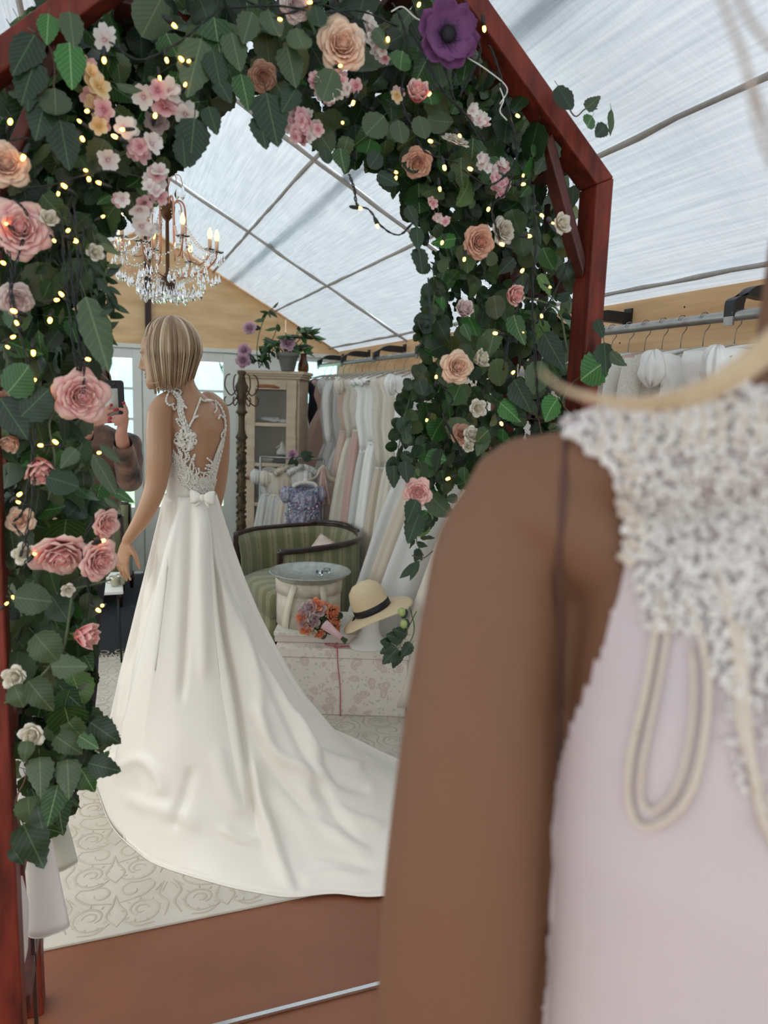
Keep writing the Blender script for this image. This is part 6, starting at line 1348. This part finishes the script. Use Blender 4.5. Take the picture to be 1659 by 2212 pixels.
hb_.f=[f for f in hb_.f if not (sum(hb_.v[i][2] for i in f)/len(f)<hcP.z+.055 and sum(hb_.v[i][1] for i in f)/len(f)<hcP.y-.035)]; hb_.mi=[0]*len(hb_.f)
hr=rel_obj(hb_,'hair',HRB,per,PB,solid=.006)
st=MB(); q=random.Random(12)
for i in range(70):
    a=q.uniform(-.2,PI+.2); P=[hcP+Vector((.02*math.cos(a),.02,.125)),hcP+Vector((.085*math.cos(a),.09*math.sin(a)-.02,.085)),hcP+Vector((.098*math.cos(a),.11*math.sin(a)-.01,.0)),hcP+Vector((.090*math.cos(a),.11*math.sin(a),-.09))]
    st.tube([p-PB for p in smooth_path(P,3)],q.uniform(.003,.006),5,flat=.5)
for i in range(16):
    a=-.5+i/15; P=[hcP+Vector((.03,-.0,.125)),hcP+Vector((.03+a*.05,-.07,.105)),hcP+Vector((a*.12,-.10,.07)),hcP+Vector((a*.17,-.085,.045))]; st.tube([p-PB for p in smooth_path(P,3)],.005,5,flat=.5)
tag(st.obj('hair_lock',HRB,hr),kind='stuff')
for sg in (-1,1):
    e=MB(); e.ball(hTp(sg*.032,.084,.012),.0115,10,6); eo=rel_obj(e,'eye',mat('eye_white',(236,232,226),.2),per,PB); e=MB(); e.ball(hTp(sg*.032,.0925,.012),.005,8,5); rel_obj(e,'iris',mat('iris',(60,50,44),.15),eo,(0,0,0)) if False else rel_obj(e,'iris',mat('iris',(60,50,44),.15),per,PB)
lp=MB(); lp.tube([hTp(-.022,.085,-.058),hTp(0,.099,-.059),hTp(.022,.085,-.058)],[.003,.006,.003],6,round_=True); rel_obj(lp,'lips',mat('lip_rose',(176,90,86),.4),per,PB)
nl=MB()
for x,y in ((240,875),(248,885),(253,884),(238,903),(237,911),(267,870)): c=pp(x,y,PY-.301); nl.ball(c,.0062,8,5,sc=(1.2,.6,1))
rel_obj(nl,'nails',NAIL,per,PB)
rg=MB(); c=pp(222,905,PY-.255); rg.lathe([(.009,-.002),(.0105,-.002),(.0105,.002),(.009,.002)],n=16,M=Matrix.Translation(c)@Matrix.Rotation(1.2,4,'Y')); rel_obj(rg,'ring',mat('brass',(190,150,80)),per,PB)
ph=thing('phone','black cased phone with a pale panel held up in two hands','phone',M=M4(PH,frame((.02,-1,.05),(1,0,.03))))
def rbox(w,h,d,r,z0=0):
    pts=[]
    for cx,cy,a0 in ((w-r,h-r,0),(-w+r,h-r,PI/2),(-w+r,-h+r,PI),(w-r,-h+r,3*PI/2)):
        for k in range(5): a=a0+PI/2*k/4; pts.append((cx+r*math.cos(a),cy+r*math.sin(a)))
    return [[Vector((x*s,y*s,z0+z)) for x,y in pts] for z,s in ((-d,.97),(-d*.7,1),(d*.7,1),(d,.97))]
MB().loft(rbox(.040,.084,.005,.012)).obj('case',BLACKP,ph,smooth=False)
MB().add([(-.037,-.07,.0056),(.016,-.07,.0056),(.016,.052,.0056),(-.037,.052,.0056)],[(0,1,2,3)]).obj('back_panel',mat('pale_panel',(206,200,190),.3),ph,solid=.001)
for y in (.068,): 
    c=MB(); c.lathe([(.0,.002),(.006,.002),(.007,0),(.007,-.003)],c=(.005,y,.006),n=16); c.obj('lens',mat('lens_glass',(30,34,44),.05),ph)
# ================================================================== MANNEQUIN CLOSE TO THE CAMERA
SK2=mat('mannequin_skin_dimmed',(118,81,59),.6,spec=.3)  # darker copy of the skin; dimness near the camera put into the colour
fm=Vector((.445,.36,0)); near=thing('mannequin','blurred mannequin arm and shoulder in a beaded white gown close to the camera','mannequin',tuple(fm))
AXD=Vector((.80,-.60,0)); FRD=Vector((-.60,-.80,0)); frt=math.atan2(AXD.y,AXD.x)
b=MB()
b.loft([orient_ring((fm.x,fm.y,z),a,d,frt,32,p=2.2) for z,a,d in ((.78,.17,.11),(.9,.18,.12),(1.02,.165,.11),(1.12,.150,.10),(1.2,.152,.104),(1.3,.156,.112),(1.38,.154,.108),(1.45,.152,.09),(1.50,.145,.072),(1.535,.105,.058),(1.56,.06,.05),(1.60,.05,.048),(1.66,.048,.048),(1.72,.046,.05))])
def fpx(x,y,Y): return aty(x,y,Y)
P=[];rr=[]
for x,y,r,Y in ((1290,1085,120,.44),(1150,1080,118,.465),(1085,1180,142,.475),(1068,1300,152,.475),(1045,1480,160,.475),(1022,1700,170,.475),(1003,1930,177,.478),(985,2250,176,.49),(975,2600,168,.50),(985,3000,150,.50)):
    p=fpx(x,y,Y); P.append(p); rr.append(r/ppm(p))
sp_=smooth_path(P,3); rs=[]
for i in range(len(sp_)):
    t=i/3; j=min(len(rr)-2,int(t)); rs.append(rr[j]+(rr[j+1]-rr[j])*(t-j))
b.tube(sp_,rs,18,round_=True)
sh0=fm+Vector((0,0,1.49))-AXD*.10; b.tube([sh0,sh0.lerp(P[1],.5)+Vector((0,0,.004)),P[1]],[.05,.05,.05],14,round_=True)
Ps=[fpx(x,y,Y) for x,y,r,Y in ((1120,1070,0,.465),(1210,1035,0,.45),(1330,1010,0,.42),(1470,985,0,.39),(1620,950,0,.36))]; b.tube(smooth_path(Ps,3),[.036,.036,.036,.035,.034,.034,.034,.034,.034,.034,.034,.034,.034],14,round_=True)
wr_n=sp_[-1]; hand(b,wr_n,Vector((.05,.0,-1)),Vector((.9,-.2,0)),1,L=.16,curls=[.25,.3,.35,.4])
oa=[Vector((2*fm.x,2*fm.y,0))+Vector((-p.x,-p.y,p.z)) for p in sp_]
b.tube([fm+Vector((0,0,1.49))+AXD*.10]+oa[4:],[.05]+rs[4:],14,round_=True)
hN=Vector((.52,.27,1.80)); hTn=head(b,hN,FRD,(0,0,1),s=.95)
nb_=fuse(b,'body',[SK2],.005,8,None); nb_.data.transform(Matrix.Translation(-fm)); nb_.parent=near
bv2=BVHTree.FromPolygons([v.co+fm for v in nb_.data.vertices],[p.vertices for p in nb_.data.polygons])
def onnear(x,y,off=.004):
    d=ray(x,y).normalized(); h=bv2.ray_cast(CAM,d)
    if h[0] is None: return None
    n=h[1] if h[1].dot(d)<0 else -h[1]; return h[0]+n*off
EDGE=[(860,1290),(900,1235),(930,1205),(960,1262),(1000,1325),(1100,1345),(1200,1358),(1330,1332),(1450,1296),(1580,1246),(1700,1212),(1790,1188),(1800,0),(2400,0)]
armc=[(p,r) for p,r in zip(sp_,rs)]
def is_arm(w): return min((w-p).length-r*1.12 for p,r in armc[2:])<0
def in_dress(p):
    w=p+fm
    if w.z>1.60 or w.z<.78: return False
    if (w-fm-Vector((0,0,w.z))).dot(AXD)>.165: return False
    front=(w-fm).dot(FRD)>-.0
    if front:
        x,y=px(w); return x>interp(EDGE,y) and not (w.z<1.47 and is_arm(w) and x<1300 and y>1250)
    return w.z<1.47 and abs((w-fm).dot(AXD))<.150 and not is_arm(w)
CREPE=mat('dimmed_blush_crepe',(200,180,178),.75,sheen=.15,bump=.15,bscale=400,rgb2=(190,174,176),vscale=4)  # crepe darkened: the dimmer light close up is put into its colour
shell(nb_,in_dress,.006,'bodice',CREPE,near)
b=MB(); b.loft([orient_ring((fm.x,fm.y,z),a,d,frt,40,p=2) for z,a,d in ((.95,.175,.125),(.85,.19,.14),(.6,.22,.19),(.3,.25,.23),(.02,.28,.27))],cap=False); rel_obj(b,'skirt',CREPE,near,fm,solid=.004)
# joint line of the arm
sl_=[onnear(x,y,.0012) for x,y in ((1222,958),(1216,1080),(1208,1200),(1204,1350),(1205,1500),(1207,1620),(1212,1700))]; sl_=[p for p in sl_ if p]
b=MB(); b.tube(smooth_path(sl_,6),.0022,8); rel_obj(b,'arm_joint',mat('joint_dark',(84,52,42),.7),near,fm)
# beads, sequins and cords on the bodice
BEAD=mat('bead_pearl',(222,212,206),.3,coat=.3); BEAD2=mat('bead_silver',(218,206,200),.35); CORD=mat('beaded_cord',(206,188,172),.55,bump=.6,bscale=300)
ZN=[(1210,925),(1300,905),(1420,880),(1659,850),(1659,1750),(1600,1700),(1560,1500),(1530,1380),(1400,1360),(1372,1200),(1362,1080),(1342,1000),(1260,965)]
bd=MB(); q=random.Random(21); cnt=0
for i in range(5200):
    x,y=q.uniform(1205,1720),q.uniform(850,1760)
    if not inside(ZN,min(x,1655),y): continue
    dens=1.0 if y<1180 else max(.12,1.1-(y-1180)/420)
    if x<1372 and y<1300: dens=1
    if abs((x-1500)-.35*(y-1500))<45: dens=max(dens,.7)
    if q.random()>dens: continue
    p=onnear(x,y,.009)
    if p is None: continue
    r=q.uniform(.0012,.0027); n=Vector((q.gauss(0,1),q.gauss(0,1),q.gauss(0,1))).normalized()
    if q.random()<.55: bd.ball(p,r,5,4,mi=0)
    else: bd.tube([p-n*r*2.2,p+n*r*2.2],r*.75,5,mi=q.choice((0,1)))
bd.v=[tuple(Vector(v)-fm) for v in bd.v]; tag(bd.obj('beading',[BEAD,BEAD2],near),'dense pearl and silver beading of the bodice',kind='stuff')
cds=MB()
def ncord(pts,r):
    P=[onnear(x,y,.009) for x,y in pts]; P=[p for p in P if p is not None]
    if len(P)>2:
        c_=MB(); c_.tube(smooth_path(P,5),r,8)
        for p_ in smooth_path(P,5)[::1]: c_.ball(p_+Vector((q.uniform(-1,1),q.uniform(-1,1),q.uniform(-1,1)))*r*.5,r*.9,5,3)
        rel_obj(c_,'corded_trim',CORD,near,fm)
ncord([(1440,1290),(1425,1380),(1405,1500),(1378,1620),(1372,1720),(1400,1775),(1450,1760),(1500,1700),(1525,1600),(1535,1480),(1520,1380),(1490,1300)],.0023)
ncord([(1455,1340),(1440,1440),(1418,1560),(1402,1650),(1400,1720),(1425,1740),(1465,1700),(1492,1620),(1505,1500),(1498,1400)],.0016)
ncord([(1600,1350),(1610,1500),(1625,1650),(1650,1760),(1690,1830)],.003); ncord([(1560,1250),(1590,1400),(1600,1560),(1640,1700)],.003)
for i in range(9): x=1345+9*math.sin(i*1.3); ncord([(x,985+i*26),(x+16,995+i*26),(x+30,1004+i*26)],.0028)
for i in range(12): x=1260+i*36; ncord([(x,918-i*4),(x+18,945-i*4),(x+8,985-i*3)],.0028)
rim=MB(); rp=[onnear(x,y,.006) for x,y in ((1214,930),(1240,948),(1275,972),(1310,990),(1335,1020),(1345,1080),(1352,1150),(1358,1210))]; rp=[p for p in rp if p]
for p in smooth_path(rp,5): rim.ball(p+Vector((q.uniform(-1,1),q.uniform(-1,1),q.uniform(-1,1)))*.002,q.uniform(.0028,.0042),6,4)
tag(rel_obj(rim,'neckline_beads',BEAD,near,fm),kind='stuff')
# wig hanging over, with the long front lock crossing the view
wn=wig('wig',hN+Vector((.03,-.005,.01)),Vector((.10,.115,.118)),FRD,near,fm,[(0,1.66),(60,1.64),(100,1.67),(180,1.71)],n=120,seed=9,front=48)
lk=MB(); LKP=[(1165,800,2),(1215,838,5),(1290,862,9),(1380,872,15),(1460,862,21),(1540,835,27),(1610,790,32),(1670,742,36),(1740,690,40),(1800,620,40),(1840,500,34)]
P=[aty(x,y,.275+.0*i) for i,(x,y,r) in enumerate(LKP)]; rs2=[r/ppm(p) for (x,y,r),p in zip(LKP,P)]; sp2=smooth_path(P,4); r2=[]
for i in range(len(sp2)):
    t=i/4; j=min(len(rs2)-2,int(t)); r2.append(rs2[j]+(rs2[j+1]-rs2[j])*(t-j))
q=random.Random(31)
for k in range(26):
    a=k*2.4; f_=math.sqrt((k+.5)/26)*.92; lk.tube([p+(_up*math.cos(a)+_fw*math.sin(a)*.5)*r*f_ for p,r in zip(sp2[(k%5)*(k>6):],r2[(k%5)*(k>6):])],[max(.0003,r*.24) for r in r2[(k%5)*(k>6):]],5)
tag(rel_obj(lk,'front_lock',mat('blond_near',(204,176,142),.4,rgb2=(180,150,116),vscale=30),near,fm),'long pale blond lock curving across the view above the shoulder',kind='stuff')
sk_=MB()
for pts in ([(1535,-60),(1575,40),(1608,130),(1640,220),(1690,330)],[(1575,-60),(1612,30),(1660,95),(1720,150)],[(1600,90),(1618,180),(1636,270),(1668,360)]): sk_.tube(smooth_path([aty(x,y,.24) for x,y in pts],5),.0011,5)
tag(rel_obj(sk_,'loose_strands',mat('strand_grey',(176,158,146),.5),near,fm),kind='stuff')
